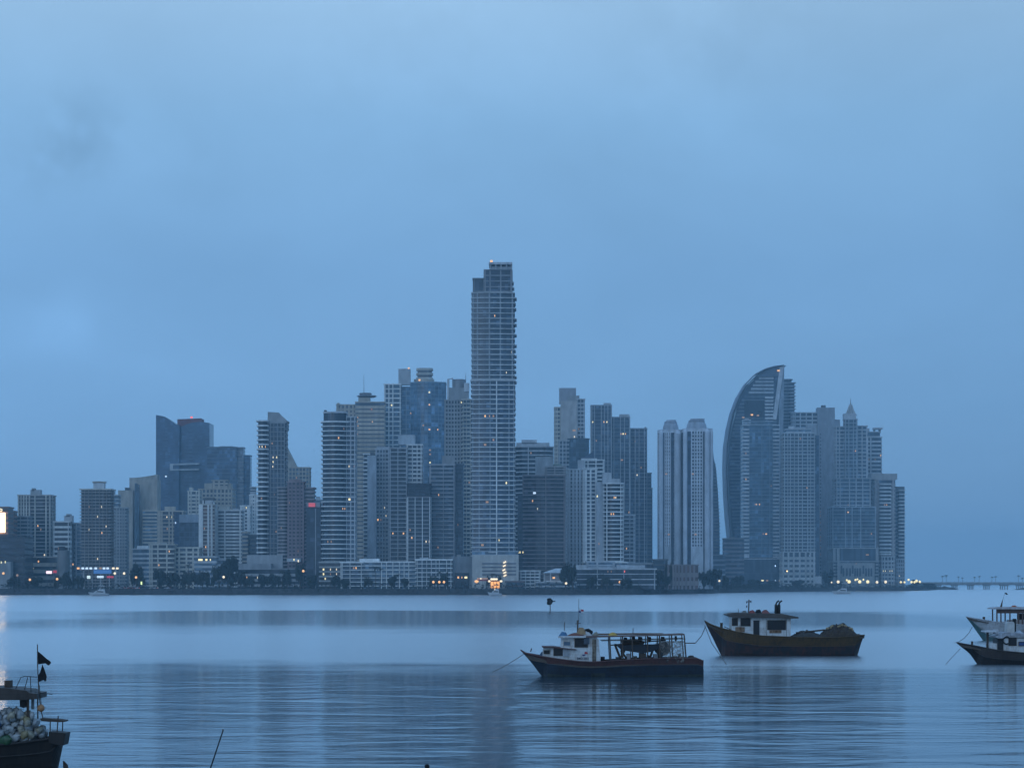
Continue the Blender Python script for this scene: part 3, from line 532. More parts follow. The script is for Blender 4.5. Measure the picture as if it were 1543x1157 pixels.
# ---- the sail-shaped tower
SY = 2980
sail_left = [(1099,812),(1095.5,780),(1093,740),(1092,705),(1093,672),(1097,645),(1103,620),(1112,597),(1124,577),(1138,563),(1152,555.5),(1166,551.5),(1181.5,549.5)]
sail = thing('sail_tower', 'curved sail-shaped skyscraper rising to one sharp point', 'skyscraper', (PX(1140,SY), SY, GZ)); BLD.append((1092,1182,SY,'the sail-shaped tower'))
sx = PX(1140,SY)
loc = lambda x, y, Y=SY, c=None: (PX(x,Y)-(sx if c is None else c), PZ(y,Y)-GZ)
inner = [(x+6.5*(1 if y > 600 else .55)+ (0 if y > 560 else 6), y+(0 if y > 640 else 3.5)) for x, y in sail_left]
MB().slab([loc(*p) for p in ([(1107,884)] + [(1176,884),(1176,556)] + inner[::-1][1:])], 4, 34).obj('glazing', mat_glass((.04,.06,.09), 3, 3.8, .5), sail)
for k in (0, 3.2):
    rim = [(x+k, y+k*.35) for x, y in sail_left]
    n = len(rim); mb = MB()
    vs = []
    for i, (x, y) in enumerate(rim):
        nx, ny = (rim[min(i+1,n-1)][1]-rim[max(i-1,0)][1]), -(rim[min(i+1,n-1)][0]-rim[max(i-1,0)][0])
        l = math.hypot(nx, ny); nx, ny = -nx/l, -ny/l
        tk = (2.0 if k == 0 else 1.4)*min(1, .35+.14*(n-1-i))
        for (dx, yy) in ((0,-2.+k*.7),(tk,-2.+k*.7),(tk,37.),(0,37.)):
            X, Z = loc(x+nx*dx, y+ny*dx); vs.append((X, yy, Z))
    fs = [(i*4+j, i*4+(j+1)%4, i*4+4+(j+1)%4, i*4+4+j) for i in range(n-1) for j in range(4)] + [(3,2,1,0), (4*n-4,4*n-3,4*n-2,4*n-1)]
    mb.add(vs, fs).obj('sail_rim', mat_wall((.24,.28,.33) if k == 0 else (.12,.15,.19)), sail)
def left_at(y):
    for (xa,ya),(xb_,yb_) in zip(sail_left, sail_left[1:]):
        if yb_ <= y <= ya: return xa + (xb_-xa)*(ya-y)/(ya-yb_)
    return 1099
for i in range(44):
    y = 571 + i*5.4
    xl = left_at(y) + 8 + (6 if y < 600 else 0)
    if y < 598: xr, c = 1166, (.36,.38,.40)
    elif y < 630: xr, c = 1174, (.16,.19,.22)
    else: xr, c = 1150, (.13,.16,.19)
    MB().box(PX(xl,SY)-sx, PX(xr,SY)-sx, 2.6 if y < 598 else 3.5, 6, 0, 2.6 if y < 598 else 1.3).obj('floor_slab', mat_wall(c), sail, (0,0,PZ(y,SY)-GZ))
piece('tip', [(1138,568),(1179,566.5),(1181.3,551.6),(1168,553.6),(1153,558)], 1.2, 34, mat_wall((.12,.15,.19)), SY, sx, sail)
piece('fin', [(1164.5,632),(1170,632),(1181.5,551),(1175,553)], .5, 8, mat_wall((.50,.52,.54)), SY, sx, sail)
piece('fin', [(1170.5,884),(1177,884),(1182,551),(1181,551),(1174,610)], 1.5, 34, mat_wall((.26,.30,.34)), SY, sx, sail)
for i in range(9): MB().box(PX(1153,SY)-sx, PX(1165.5,SY)-sx, 1.8, 6, 0, 2.2).obj('balcony', mat_wall((.5,.51,.52)), sail, (0,0,PZ(600+i*5.2,SY)-GZ))
MB().box(PX(1122,SY)-sx, PX(1152,SY)-sx, 2.9, 6, PZ(628,SY)-GZ, PZ(603,SY)-GZ).obj('window', mat_glass((.015,.02,.03), 6, 6, .3), sail)
for x, y, c in ((1173,559.5,'o'),(1133,626,'o'),(1142,627,'d'),(1120,630,'d')):
    MB().box(-1.4,1.4,-.6,0,0,1.8).obj('lit_or_glint_window', LAMP[c], sail, (PX(x,SY)-sx, .3, PZ(y,SY)-GZ))
tower('apartment_tower', 'tower', 'grey tower with serrated balcony edge standing close behind the sail tower', 'the serrated tower behind the sail', 3080,
      [b(1176,1193,571,None,(.22,.25,.28),GL,h=5,f=.35,p=1.4,fp='cham'), b(1190,1197,576,650,(.30,.33,.36),GL,h=5,f=.35,p=1.5,dy=-3)])
tower('glass_tower', 'tower', 'blue glass tower with checkered pale edges standing before the sail tower', 'the checkered-edge glass tower', 2860,
      [b(1120,1173,640,840,(.20,.25,.29),(.07,.115,.165),h=5.6,f=.13,p=.2,piers=(1129,1148,1160),pw=.8,cw=3.4), b(1120,1128,640,840,LGREY,GLB,h=5.6,f=.5,p=.7,dy=-1,d=20), b(1165.5,1174,640,840,LGREY,GLB,h=5.6,f=.42,p=.5,dy=-1.4,d=20), b(1120,1131,632,640,LGREY,GLM,h=5,f=.3,p=.2,dy=1,d=14), b(1131,1170,634.5,640,(.3,.34,.37),GLB,h=6,f=.2,p=.1,dy=3,d=20,cap=False),
       b(1116,1180,841,None,(.09,.105,.13),(.05,.065,.085),h=20,f=.02,p=.2,dy=-8,piers=(1117,1179),pw=1.6,pier_c=LGREY,capc=LGREY)],
      lit=[(1144.5,757,'o',2.4),(1140,759,'o',1.6),(1138,761,'d'),(1154.5,805.5,'o',4),(1150,805.5,'d',3),(1124,679.5,'d'),(1162,734,'d',2),(1124,723,'o',1.6)] + [(1168.3,848+i*4.6,'c',1.3) for i in range(5)] + [(1149,872,'y',6),(1156,872,'d',5),(1176,874,'y',6)],
      roofs=[(1124,1129,629.5,632,LGREY)])
tower('apartment_tower', 'tower', 'pale gridded tower rising from a white car-park base', 'the white-based gridded tower', 2830,
      [b(1181,1228,652,832,(.37,.39,.40),GL,h=5.3,f=.3,p=.5,piers=(1182,1187,1191,1197,1203,1209,1217,1221.5,1227),pw=1.3), b(1185,1222,646,652,LGREY,GLM,h=5,f=.3,p=.3,dy=3,d=20), b(1189,1197,642,646,LGREY,plain=True,dy=5,d=8), b(1227,1234,656,None,(.10,.13,.17),(.05,.08,.12),h=5.3,f=.08,p=.1,dy=6,cap=False),
       b(1179,1228,831,None,(.46,.46,.45),GL,h=7.4,f=.55,p=.5,dy=-8,piers=(1180,1188,1196,1205,1214,1221,1227),pw=2.6), b(1226,1238,868,None,(.5,.5,.5),plain=True,dy=-6,d=12)],
      lit=[(1206,658,'d',3),(1216,734.5,'o',1.6),(1220.5,834.5,'c',3.6),(1186,857,'w',2.4),(1186,861,'w',2.6),(1188,854,'w',1.6)])
tower('apartment_tower', 'tower', 'tall grey tower with a broad blank side wall and a small roof chimney', 'the blank-walled grey tower', 3060,
      [b(1194,1233,621,None,(.50,.51,.52),GL,h=5.6,f=.42,p=.3,piers=(1195,1198,1206,1215,1224,1232),pw=1.8), b(1232,1258,614,None,(.36,.38,.41),plain=True,dy=-4), b(1235,1238,650,None,(.36,.38,.41),GL,h=5.3,f=.5,p=.1,cap=False,dy=-4.4,d=6,piers=(1235,1238),pw=.8), b(1257,1266,632,None,(.36,.38,.41),plain=True,dy=6), b(1216,1234,640,None,(.40,.42,.44),plain=True,dy=-2,d=10)],
      lit=[(1236.5,768+i*9.3,'d',1.3) for i in range(8)], roofs=[(1239,1245,610,614,DGREY)])
sp = tower('apartment_tower', 'tower', 'grand stepped tower topped with a pointed spire above an arched white base', 'the spire tower', 2940,
      [b(1259,1274,642,766,(.44,.45,.46),GLB,h=5.6,f=.3,p=.3,piers=(1260,1265,1273.5),pw=1.8), b(1273,1292,631,766,(.36,.40,.43),(.06,.09,.12),h=5.6,f=.2,p=.3,dy=-5,piers=(1274,1279,1286,1291),pw=1.3), b(1291,1307,641,766,(.44,.45,.46),GLB,h=5.6,f=.3,p=.3,piers=(1292,1299,1306),pw=1.8),
       b(1260,1312,720,766,(.44,.45,.46),GLB,h=5.6,f=.25,p=.3,dy=-8,piers=(1261,1266,1280,1290,1300,1311),pw=1.4),
       b(1254,1320,763,828,(.36,.40,.43),(.06,.09,.12),h=5.4,f=.14,p=.2,dy=-12,piers=(1255,1274,1284,1297,1319),pw=1.3),
       b(1255,1324,825,None,(.40,.40,.39),GL,h=24,f=.06,p=.3,dy=-16,piers=(1257,1263,1321.5),pw=4), b(1262,1318,848,None,(.38,.38,.37),plain=True,dy=-17,d=8), b(1272,1290,623,631,(.40,.41,.42),plain=True,dy=2,d=14)],
      lit=[(1286,677,'o',2.4),(1289,678,'o',1.6),(1278,771,'o',3),(1278,763,'d',1.6),(1313,802,'o',1.6),(1307,832.5,'d',7),(1253,827,'y',2.4),(1290,849,'d',1.4)])
sY = 2940; sxx = sp.location.x; s = sY/F
MB().lathe([(9.5*s,0),(9.5*s,6*s),(10.5*s,6.2*s),(10.5*s,7.5*s),(7.5*s,8*s)], 16).obj('spire_drum', mat_wall((.42,.42,.42)), sp, (PX(1282.5,sY)-sxx, 10, PZ(631,sY)-GZ))
MB().lathe([(5.6*s,0),(3.0*s,6*s),(1.6*s,12*s),(.7*s,18*s),(.1*s,25*s)], 12).obj('spire', mat_wall((.38,.37,.35)), sp, (PX(1283.5,sY)-sxx, 10, PZ(631-7.6,sY)-GZ))
for j in range(8):
    a = j*math.pi/4
    MB().tube([(7.4*s*math.cos(a),7.4*s*math.sin(a),0),(4.4*s*math.cos(a),4.4*s*math.sin(a),6*s),(1.8*s*math.cos(a),1.8*s*math.sin(a),14*s)], .6, 5).obj('spire_rib', mat_wall((.5,.5,.48)), sp, (PX(1283.5,sY)-sxx, 10, PZ(631-8,sY)-GZ))
archm = [(-1.1,0),(1.1,0),(1.1,9)] + [(1.1*math.cos(a*math.pi/6), 9+1.1*math.sin(a*math.pi/6)) for a in range(1,6)] + [(-1.1,9)]
am = MB().slab(archm, -.3, .2).mesh('window', mat_glass(GL))
for i, u in enumerate((1268,1271,1276,1281,1285,1288.5,1292,1296,1301,1305,1309,1313)):
    put('window', am, sp, (PX(u,sY-17)-sxx, -17.1, PZ(868 if i % 4 else 864,sY-17)-GZ))
for i in range(5):
    for u in (1258.6, 1320.5): MB().box(-2.3,2.3,-.3,.1,0,1.7).obj('window', mat_glass(GLD), sp, (PX(u,sY-16)-sxx, -17.0, PZ(869-i*5,sY-16)-GZ))
tower('apartment_tower', 'tower', 'tower with thick white balconies and a bracketed roof canopy beside the spire', 'the bracket-roofed balcony tower', 3000,
      [b(1306,1328,658,None,(.52,.52,.52),GL,h=6,f=.42,p=.9,piers=(1307,1312),pw=2), b(1307,1326,650,658,(.35,.36,.37),GL,h=7,f=.2,p=.2,dy=3,cap=False), b(1317,1330,644,646.5,(.4,.4,.4),plain=True,dy=1,d=14)],
      lit=[(1327,687,'o',2.6)] + rnd_lit(1309,1325,665,715,2,'d'), roofs=[(1318,1320,646,651,GREY),(1326,1328,646,651,GREY),(1307,1311,645,651,GREY)])
tower('apartment_tower', 'tower', 'brownish tower with a wide flat cornice and a central balcony column', 'the wide-corniced tower', 2960,
      [b(1318,1349,722,None,(.36,.34,.33),GL,h=6,f=.7,p=.2,piers=(1319,1323,1346),pw=3), b(1326,1342,728,836,(.55,.55,.54),GLD,h=5.6,f=.42,p=.9,dy=-4,d=14,cap=False), b(1313,1352,713.5,722,(.40,.38,.36),plain=True,dy=-1,d=32), b(1328,1348,838,None,(.46,.47,.47),GL,h=6,f=.5,p=.3,dy=-8,piers=(1329,1333,1338,1343,1347),pw=1.6)],
      lit=[(1336,760,'o',2),(1333,760,'d')] + [(1331+i*3.3,859.5,'y',1.3) for i in range(5)])
tower('apartment_tower', 'tower', 'last tower of the row, with white open balconies along its outer edge', 'the outer-edge balcony tower', 3010,
      [b(1349,1360,733,None,(.24,.27,.30),GL,h=5.6,f=.35,p=.3), b(1355,1363,738,None,WHITE,GL,h=5.4,f=.35,p=1.,dy=-3,d=20), b(1349,1363,733,738,DGREY,plain=True,dy=-1,d=22), b(1351,1363,842,None,(.42,.44,.46),GL,h=5.6,f=.5,p=.3,dy=-8,grid=4,pw=1.4)],
      lit=[(1354,852,'w',1.8),(1354,856,'w',1.8),(1354.5,868.5,'w',3.4),(1351,860,'d')])

# ---- low modern terrace building and pavilion
tower('low_building', 'building', 'long low terrace building with two thin white decks', 'the long terrace building', 1870,
      [b(868,987,856,None,(.50,.51,.52),GLD,h=7.5,f=.17,p=1.2,piers=(900,940,986),pw=1), b(868,884,851,856,LGREY,plain=True,dy=2,d=10), b(884,926,845,856,(.42,.44,.46),GLM,h=6,f=.4,p=.3,dy=14,piers=(885,900,925),pw=3), b(929,972,851,856,(.46,.48,.5),plain=True,dy=10,d=14)],
      lit=[(941,863,'r',2.4),(916,862,'d',1.2),(921,862,'d',1.2)])
pv = thing('pavilion', 'open white pavilion with a low hipped roof by the seawall', 'pavilion', (PX(843,1840),1840,GZ)); BLD.append((818,869,1840,'the hipped pavilion'))
s = 1840/F
MB().prism([(-26*s,0),(26*s,0),(26*s,22),(-26*s,22)], PZ(863,1840)-GZ, PZ(856,1840)-GZ, top=[(-6*s,9),(5*s,9),(5*s,13),(-6*s,13)]).obj('roof', mat_wall((.50,.52,.53)), pv)
for u in (820,829.5,846,857,866): MB().box(-.35,.35,1,1.7,-.6,PZ(862.6,1840)-GZ).obj('post', mat_wall(WHITE), pv, (PX(u,1840)-pv.location.x,0,0))
MB().box(-23*s,10*s,8,18,-.6,PZ(866,1840)-GZ).obj('wall', mat_wall(LGREY), pv); MB().box(-24*s,24*s,3,4,-.6,PZ(875,1840)-GZ).obj('low_wall', mat_wall(WHITE), pv)
MB().box(-.9,.9,.7,1,0,1.3).obj('lamp', LAMP['o'], pv, (PX(834.5,1840)-pv.location.x,0,PZ(871.5,1840)-GZ))
tower('house', 'house', 'white two-storey house with an open verandah beside the pavilion', 'the white verandah house', 1845,
      [b(784,813,859,None,WHITE,GL,h=5,f=.3,p=.8,piers=(785,792,799,806,812.5),pw=1), b(808,868,876,None,LGREY,GLM,h=7,f=.4,p=.4,dy=-6,d=8)], lit=[(795,854.5,'w',2),(815.5,855,'w',1.6)])
tower('garden_hut', 'hut', 'low dark hut with a glazed front between the orange terrace and the verandah house', 'the low glazed hut', 1822,
      [b(763,788,875,None,(.16,.12,.12),GLB,h=7,f=.35,p=.8,d=9)])
# orange lit restaurant terrace at the foot of the tallest tower
rt = thing('restaurant_kiosk', 'glowing orange kiosk at the foot of the tallest tower', 'kiosk', (PX(746,1815),1815,GZ)); BLD.append((738,756,1815,'the glowing orange kiosk'))
s = 1815/F
MB().box(-7.5*s,7.5*s,0,7,-.6,PZ(875,1815)-GZ).obj('wall', mat_wall((.45,.3,.18)), rt)
MB().box(-8.5*s,8.5*s,-1,8,PZ(875,1815)-GZ,PZ(873.6,1815)-GZ).obj('roof', mat_wall(BROWN), rt)
for u in (-4.6,0,4.6): MB().box(-1.9*s,1.9*s,-.2,.1,.6,PZ(876,1815)-GZ).obj('lit_or_glint_window', mat_emit('orange_window', (1,.42,.12), 1.1), rt, (u*s,0,0))
for u in (-9,-5,-1.5,2,9):
    MB().lathe([(.2,0),(1.0,.4),(1.0,1.2),(.3,1.6)], 8).obj('lamp', LAMP['w'], rt, (u*s,-1.2,PZ(874 if abs(u) < 6 else 877,1815)-GZ))
um = thing('awning', 'long red awning with a string of lamps beside the orange kiosk', 'awning', (PX(727,1812),1812,GZ)); BLD.append((718,736,1812,'the red awning'))
MB().prism([(-9*s,0),(9*s,0),(9*s,6),(-9*s,6)], PZ(875,1812)-GZ, PZ(873,1812)-GZ, top=[(-9*s,3),(9*s,3),(9*s,3.6),(-9*s,3.6)]).obj('canopy', mat_wall((.35,.06,.05)), um)
for u in (-8.5,0,8.5): MB().tube([(u*s,.6,-.6),(u*s,.6,PZ(874.8,1812)-GZ)], .12, 6).obj('post', mat_plain('steel', (.2,.2,.21), .5, .5), um)
for u in (-7,-5,-2.5,0,2.5,4.5,7): MB().lathe([(.15,0),(.55,.3),(.55,.8),(.15,1.1)], 8).obj('lamp', LAMP['w' if u == -2.5 else 'd'], um, (u*s,-.6,PZ(872.6,1812)-GZ))
MB().lathe([(.3,0),(1.5,.7),(1.5,1.7),(.3,2.2)], 8).obj('lamp', LAMP['o'], um, (-8.9*s,-1.2,PZ(878,1812)-GZ))

# ---- petrol station, lit signs, cars on the shore road, left
gs = thing('petrol_station', 'petrol station canopy with a blue band and white lamps', 'petrol station', (PX(150,1850),1850,GZ)); BLD.append((118,178,1850,'the petrol station'))
s = 1850/F
MB().box(-31*s,20*s,0,14,PZ(857.5,1850)-GZ,PZ(855.6,1850)-GZ).obj('canopy', mat_wall((.4,.42,.45)), gs)
MB().box(-9*s,18*s,-.3,.0,PZ(864,1850)-GZ,PZ(858.3,1850)-GZ).obj('fascia', mat_emit('blue_fascia_light', (.10,.28,.6), .18), gs)
for u in (-26,-13,0,13): MB().box(u*s-.4,u*s+.4,5,6,-.6,PZ(857.6,1850)-GZ).obj('post', mat_wall(LGREY), gs)
for u, c in ((-32,'o'),(-25,'c'),(-19,'c'),(-13,'c'),(-5.5,'c'),(1.5,'d'),(7,'c'),(12.5,'c'),(21,'w'),(27,'w')):
    MB().box(-.9,.9,-.8,-.1,-.7,.7).obj('lamp', LAMP[c], gs, (u*s,-.2,PZ(856,1850)-GZ))
MB().box(19*s,29*s,1,3,PZ(857.3,1850)-GZ,PZ(855.7,1850)-GZ).obj('canopy', mat_wall((.4,.42,.45)), gs)
MB().box(24*s-.3,24*s+.3,1.6,2.2,-.6,PZ(857.2,1850)-GZ).obj('post', mat_wall(LGREY), gs)
def lit_sign(x0, x1, y0, y1, c, st, label, Y=1838):
    o = thing('lit_sign', label, 'sign', (PX((x0+x1)/2,Y),Y,GZ)); w = (x1-x0)*Y/F
    MB().box(-w/2,w/2,0,.5,PZ(y1,Y)-GZ,PZ(y0,Y)-GZ).obj('sign_box', mat_emit('sign_light', c, st), o)
    for q in (-.35,.35): MB().tube([(w*q,.25,-.6),(w*q,.25,PZ(y1,Y)-GZ)], .18, 6).obj('post', mat_plain('steel', (.2,.2,.21), .5, .5), o)
lit_sign(69.5,78,860,864,(1,.72,.75),1.3,'white and pink lit sign below the low car park')
lit_sign(80,85.5,859,863,(.8,.06,.08),.3,'small dim red sign beside the white and pink lit sign')
lit_sign(131,136,867,871.5,(.85,1,.9),.7,'narrow white lit sign under the petrol station canopy')
lit_sign(146,156,867.2,870.5,(.8,.95,1),.65,'wide white lit sign under the petrol station canopy')
lit_sign(161,171,867.5,870.5,(.9,.08,.12),.25,'wide red lit sign under the petrol station canopy')
lit_sign(212,214,876,880.5,(.8,1,.4),1.2,'thin yellow-green lit sign by the shore road',1815)
ci = 0
def car(px, Y, c, label, red=True):
    o = thing('parked_car', label, 'car', (PX(px,Y),Y,GZ), 'cars on the shore road')
    MB().slab([(-2.1,.35),(2.1,.35),(2.15,.8),(1.2,.95),(.7,1.45),(-1.0,1.45),(-1.5,.95),(-2.15,.85)], -.85, .85).obj('body', mat_plain('car_paint', c, .3), o)
    MB().slab([(-1.25,.98),(1.0,.98),(.62,1.38),(-.92,1.38)], -.88, .88).obj('window', mat_glass(GLD), o)
    for x in (-1.3,1.3):
        for y in (-.86,.62):
            w = MB().lathe([(.33,0),(.33,.24)], 12).obj('wheel', mat_plain('rubber', (.02,.02,.02), .8), o, (x,y,.33)); w.rotation_euler = (-math.pi/2,0,0)
    for y in (-.55,.55): MB().box(2.05,2.2,y-.16,y+.16,.6,.8).obj('tail_light', LAMP['r'], o)
    MB().box(1.9,2.12,-.9,-.7,.6,.82).obj('tail_light', LAMP['r'], o)
for px, c, l in ((184,(.4,.4,.42),'grey car with red tail lights, nearest to the petrol station'),(189,(.5,.5,.5),'pale car with red tail lights, behind the grey car'),(196,(.25,.05,.05),'dark red car with the brightest tail lights on the shore road'),(200,(.1,.1,.12),'black car just ahead of the dark red car'),(206,(.6,.6,.6),'white car near the thin yellow-green sign'),(233,(.6,.62,.65),'white car under the shore trees by the low cream flats'),(252,(.5,.55,.6),'silver car parked under the shore trees')):
    car(px, 1812, c, l)

# ------------------------------------------------------------------ land, sea wall, road, water
shore = [(-900,1790),(-60,1786),(0,1782),(60,1776),(160,1786),(300,1788),(460,1782),(520,1774),(620,1786),(700,1790),(760,1800),(880,1815),(960,1850),(1000,1950),(1060,2080),(1120,2250),(1170,2500),(1230,2690),(1260,2770),(1300,2815),(1372,2890),(1396,3060),(1409,3400)]
SH = [(PX(a,Yy), Yy) for a, Yy in shore]
# resample with a jitter so that the shoreline is not a ruler line
pts = []
for (xa,ya),(xb_,yb_) in zip(SH, SH[1:]):
    n = max(1, int(math.hypot(xb_-xa, yb_-ya)/6))
    for i in range(n):
        q = i/n; x = xa+(xb_-xa)*q; y = ya+(yb_-ya)*q
        pts.append((x, y + 3*mnoise.noise((x*.03, y*.03, 0)) + 1.2*mnoise.noise((x*.2, y*.2, 5))))
pts.append(SH[-1])
prof = [(-2.,-1.5),(0,.05),(2.4,1.3),(4.5,2.6),(6,3.6),(8,GZ-.02)]
vs = []; fs = []
for i, (x, y) in enumerate(pts):
    for j, (dy, z) in enumerate(prof):
        r_ = mnoise.noise((x*.35, j*1.7, 3))
        vs.append((x, y+dy + r_*1.0*(0 < j < 5), z + r_*.8*(0 < j < 5)))
k = len(prof)
for i in range(len(pts)-1):
    for j in range(k-1): fs.append((i*k+j, (i+1)*k+j, (i+1)*k+j+1, i*k+j+1))
tag(MB().add(vs, fs).obj('shore', mat_wall((.055,.052,.05), .9, .45, .35)), kind='structure')
land = [(x, y+7.9) for x, y in pts]
vs = [(x,y,GZ) for x,y in land] + [(x + (600 if i == len(land)-1 else 0), 5200, GZ) for i, (x,y) in enumerate(land)]
n = len(land)
vs[-1] = (vs[n-1][0]+40, 3560, GZ); 
fs = [(i, i+1, n+i+1, n+i) for i in range(n-1)]
tag(MB().add(vs, fs).obj('ground', mat_wall((.07,.08,.06), .95, .4, .05)), kind='structure')
rd = [(x, y+18) for x, y in pts if x < PX(960,1850)]
vs = [(x,y,GZ+.02) for x,y in rd] + [(x,y+11,GZ+.02) for x,y in rd]; n = len(rd)
tag(MB().add(vs, [(i,i+1,n+i+1,n+i) for i in range(n-1)]).obj('road', mat_wall((.05,.05,.052), .9, .2, .2)), kind='structure')

# water: one sheet to the horizon
wm = bpy.data.materials.new('sea_water'); wm.use_nodes = True; N = wm.node_tree.nodes; L = wm.node_tree.links
N.remove(N['Principled BSDF'])
gls = N.new('ShaderNodeBsdfAnisotropic'); gls.distribution = 'MULTI_GGX'; gls.inputs['Color'].default_value = (.93,.96,.98,1)
bdy = N.new('ShaderNodeBsdfDiffuse'); bdy.inputs['Color'].default_value = (.03,.06,.08,1)
fre = N.new('ShaderNodeFresnel'); fre.inputs['IOR'].default_value = 1.42
mxw = N.new('ShaderNodeMixShader'); L.new(fre.outputs[0], mxw.inputs[0]); L.new(bdy.outputs[0], mxw.inputs[1]); L.new(gls.outputs[0], mxw.inputs[2])
L.new(mxw.outputs[0], N['Material Output'].inputs['Surface'])
tc = N.new('ShaderNodeTexCoord')
def mapped(sx_, sy_, det=4, rough=.55, rot=0, dist=0):
    mp = N.new('ShaderNodeMapping'); mp.inputs['Scale'].default_value = (sx_, sy_, 1); mp.inputs['Rotation'].default_value = (0,0,rot)
    no = N.new('ShaderNodeTexNoise'); no.inputs['Scale'].default_value = 1; no.inputs['Detail'].default_value = det; no.inputs['Roughness'].default_value = rough; no.inputs['Distortion'].default_value = dist
    L.new(tc.outputs['Object'], mp.inputs['Vector']); L.new(mp.outputs['Vector'], no.inputs['Vector']); return no
def math_(op, a, c, clamp=False):
    m = N.new('ShaderNodeMath'); m.operation = op; m.use_clamp = clamp
    for i, v in enumerate((a, c)):
        if v is None: continue
        if isinstance(v, (int, float)): m.inputs[i].default_value = v
        else: L.new(v, m.inputs[i])
    return m.outputs[0]
sep = N.new('ShaderNodeSeparateXYZ'); L.new(tc.outputs['Object'], sep.inputs[0])
# breeze lanes: bands of ruffled water between calm ones, drifting in and out along the bay
wob = mapped(.006, .012, 3); wob2 = mapped(.05, .10, 3)
yy = math_('ADD', sep.outputs['Y'], math_('MULTIPLY', math_('SUBTRACT', wob.outputs['Fac'], .5), 170))
yy = math_('ADD', yy, math_('MULTIPLY', math_('SUBTRACT', wob2.outputs['Fac'], .5), 60))
# a ripple-free distance coordinate: logarithm of the distance off the quay
lg = math_('LOGARITHM', math_('MAXIMUM', yy, 20), 10)
lane = N.new('ShaderNodeValToRGB'); lane.color_ramp.interpolation = 'LINEAR'
el = lane.color_ramp.elements
LANES = [(30,.04),(150,.05),(208,.08),(245,.8),(395,.9),(445,.36),(480,.25),(690,.22),(720,.9),(1600,.95),(5000,.9)]
f_ = lambda d: (math.log10(d)-1.3)/(4-1.3)
el[0].position = f_(LANES[0][0]); el[0].color = (LANES[0][1],)*3+(1,)
el[1].position = f_(LANES[-1][0]); el[1].color = (LANES[-1][1],)*3+(1,)
for d, v in LANES[1:-1]:
    e_ = el.new(f_(d)); e_.color = (v,v,v,1)
mr = N.new('ShaderNodeMapRange'); mr.inputs['From Min'].default_value = 1.3; mr.inputs['From Max'].default_value = 4
L.new(lg, mr.inputs['Value']); L.new(mr.outputs['Result'], lane.inputs['Fac'])
ax = math_('ADD', math_('ABSOLUTE', sep.outputs['X'], None), math_('MULTIPLY', math_('SUBTRACT', wob.outputs['Fac'], .5), 60))
ex = N.new('ShaderNodeMapRange'); ex.interpolation_type = 'SMOOTHSTEP'; ex.inputs['From Min'].default_value = 82; ex.inputs['From Max'].default_value = 125; ex.inputs['To Max'].default_value = .62
L.new(ax, ex.inputs['Value'])
ru = math_('MAXIMUM', lane.outputs['Color'], ex.outputs['Result'])
rough = math_('ADD', .09, math_('MULTIPLY', ru, .18))
L.new(rough, gls.inputs['Roughness'])
w1 = mapped(.12, .175, 2, .5, .03, .6)       # the slow swell from a passing wake, crests lying across the bay
w2 = mapped(.34, .7, 3, .55, -.05, .4)            # shorter chop
w3 = mapped(1., 1.9, 3, .55, -.12)            # wind ripples
patch = mapped(.012, .010, 2)                 # where the swell has died away
pm = N.new('ShaderNodeMapRange'); pm.inputs['From Min'].default_value = .38; pm.inputs['From Max'].default_value = .56; pm.inputs['To Min'].default_value = .25
L.new(patch.outputs['Fac'], pm.inputs['Value'])
nr = N.new('ShaderNodeMapRange'); nr.inputs['From Min'].default_value = 190; nr.inputs['From Max'].default_value = 330; nr.inputs['To Min'].default_value = 1; nr.inputs['To Max'].default_value = .12
L.new(yy, nr.inputs['Value'])
hgt = math_('ADD', math_('MULTIPLY', math_('MULTIPLY', w1.outputs['Fac'], .17), math_('MULTIPLY', pm.outputs['Result'], nr.outputs['Result'])), math_('ADD', math_('MULTIPLY', w2.outputs['Fac'], .042), math_('MULTIPLY', w3.outputs['Fac'], .008)))
bp_ = N.new('ShaderNodeBump'); bp_.inputs['Strength'].default_value = 1; bp_.inputs['Distance'].default_value = 1.
L.new(hgt, bp_.inputs['Height']); L.new(bp_.outputs['Normal'], gls.inputs['Normal'])
tag(MB().add([(-8500,-500,0),(8500,-500,0),(8500,12500,0),(-8500,12500,0)], [(0,1,2,3)]).obj('water', wm), kind='structure')

# ------------------------------------------------------------------ vegetation on the shore
def near(px):
    c = [x for x in BLD if x[0]-2 <= px <= x[1]+2]
    return min(c, key=lambda x: x[2])[3] if c else 'the end of the land'
LEAF = mat_leaf((.016,.024,.014)); LEAF2 = mat_leaf((.021,.026,.013)); BARK = mat_plain('bark', (.08,.06,.045), .9)
def crown_mesh(seed, n=1500, lobes=10):
    rr = random.Random(seed); mb = MB()
    L_ = [(Vector((rr.uniform(-.62,.62), rr.uniform(-.62,.62), rr.uniform(.18,.82))), rr.uniform(.22,.42)) for _ in range(lobes)]
    for _ in range(n):
        c, r_ = rr.choice(L_)
        v = Vector((rr.gauss(0,1), rr.gauss(0,1), rr.gauss(0,1))).normalized()
        p = c + v*r_*rr.uniform(.55,1.08)
        a = Vector((rr.gauss(0,1), rr.gauss(0,1), rr.gauss(0,1))).normalized(); bq = a.cross(v).normalized()
        q = rr.uniform(.05,.115)
        mb.add([p-a*q, p+bq*q*.7, p+a*q, p-bq*q*.7], [(0,1,2,3)])
    return mb.mesh('crown', LEAF if seed % 2 else LEAF2)
CROWNS = [crown_mesh(i+1) for i in range(4)]
TRK = MB().tube([(0,0,-.1),(.02,.01,.25),(-.02,0,.5)], .05, 7, r2=.025).mesh('trunk', BARK)
LIMB = MB().tube([(0,0,.3),(.2,.05,.5),(.36,.1,.68)], .025, 5, r2=.01).mesh('limb', BARK)
used = {}
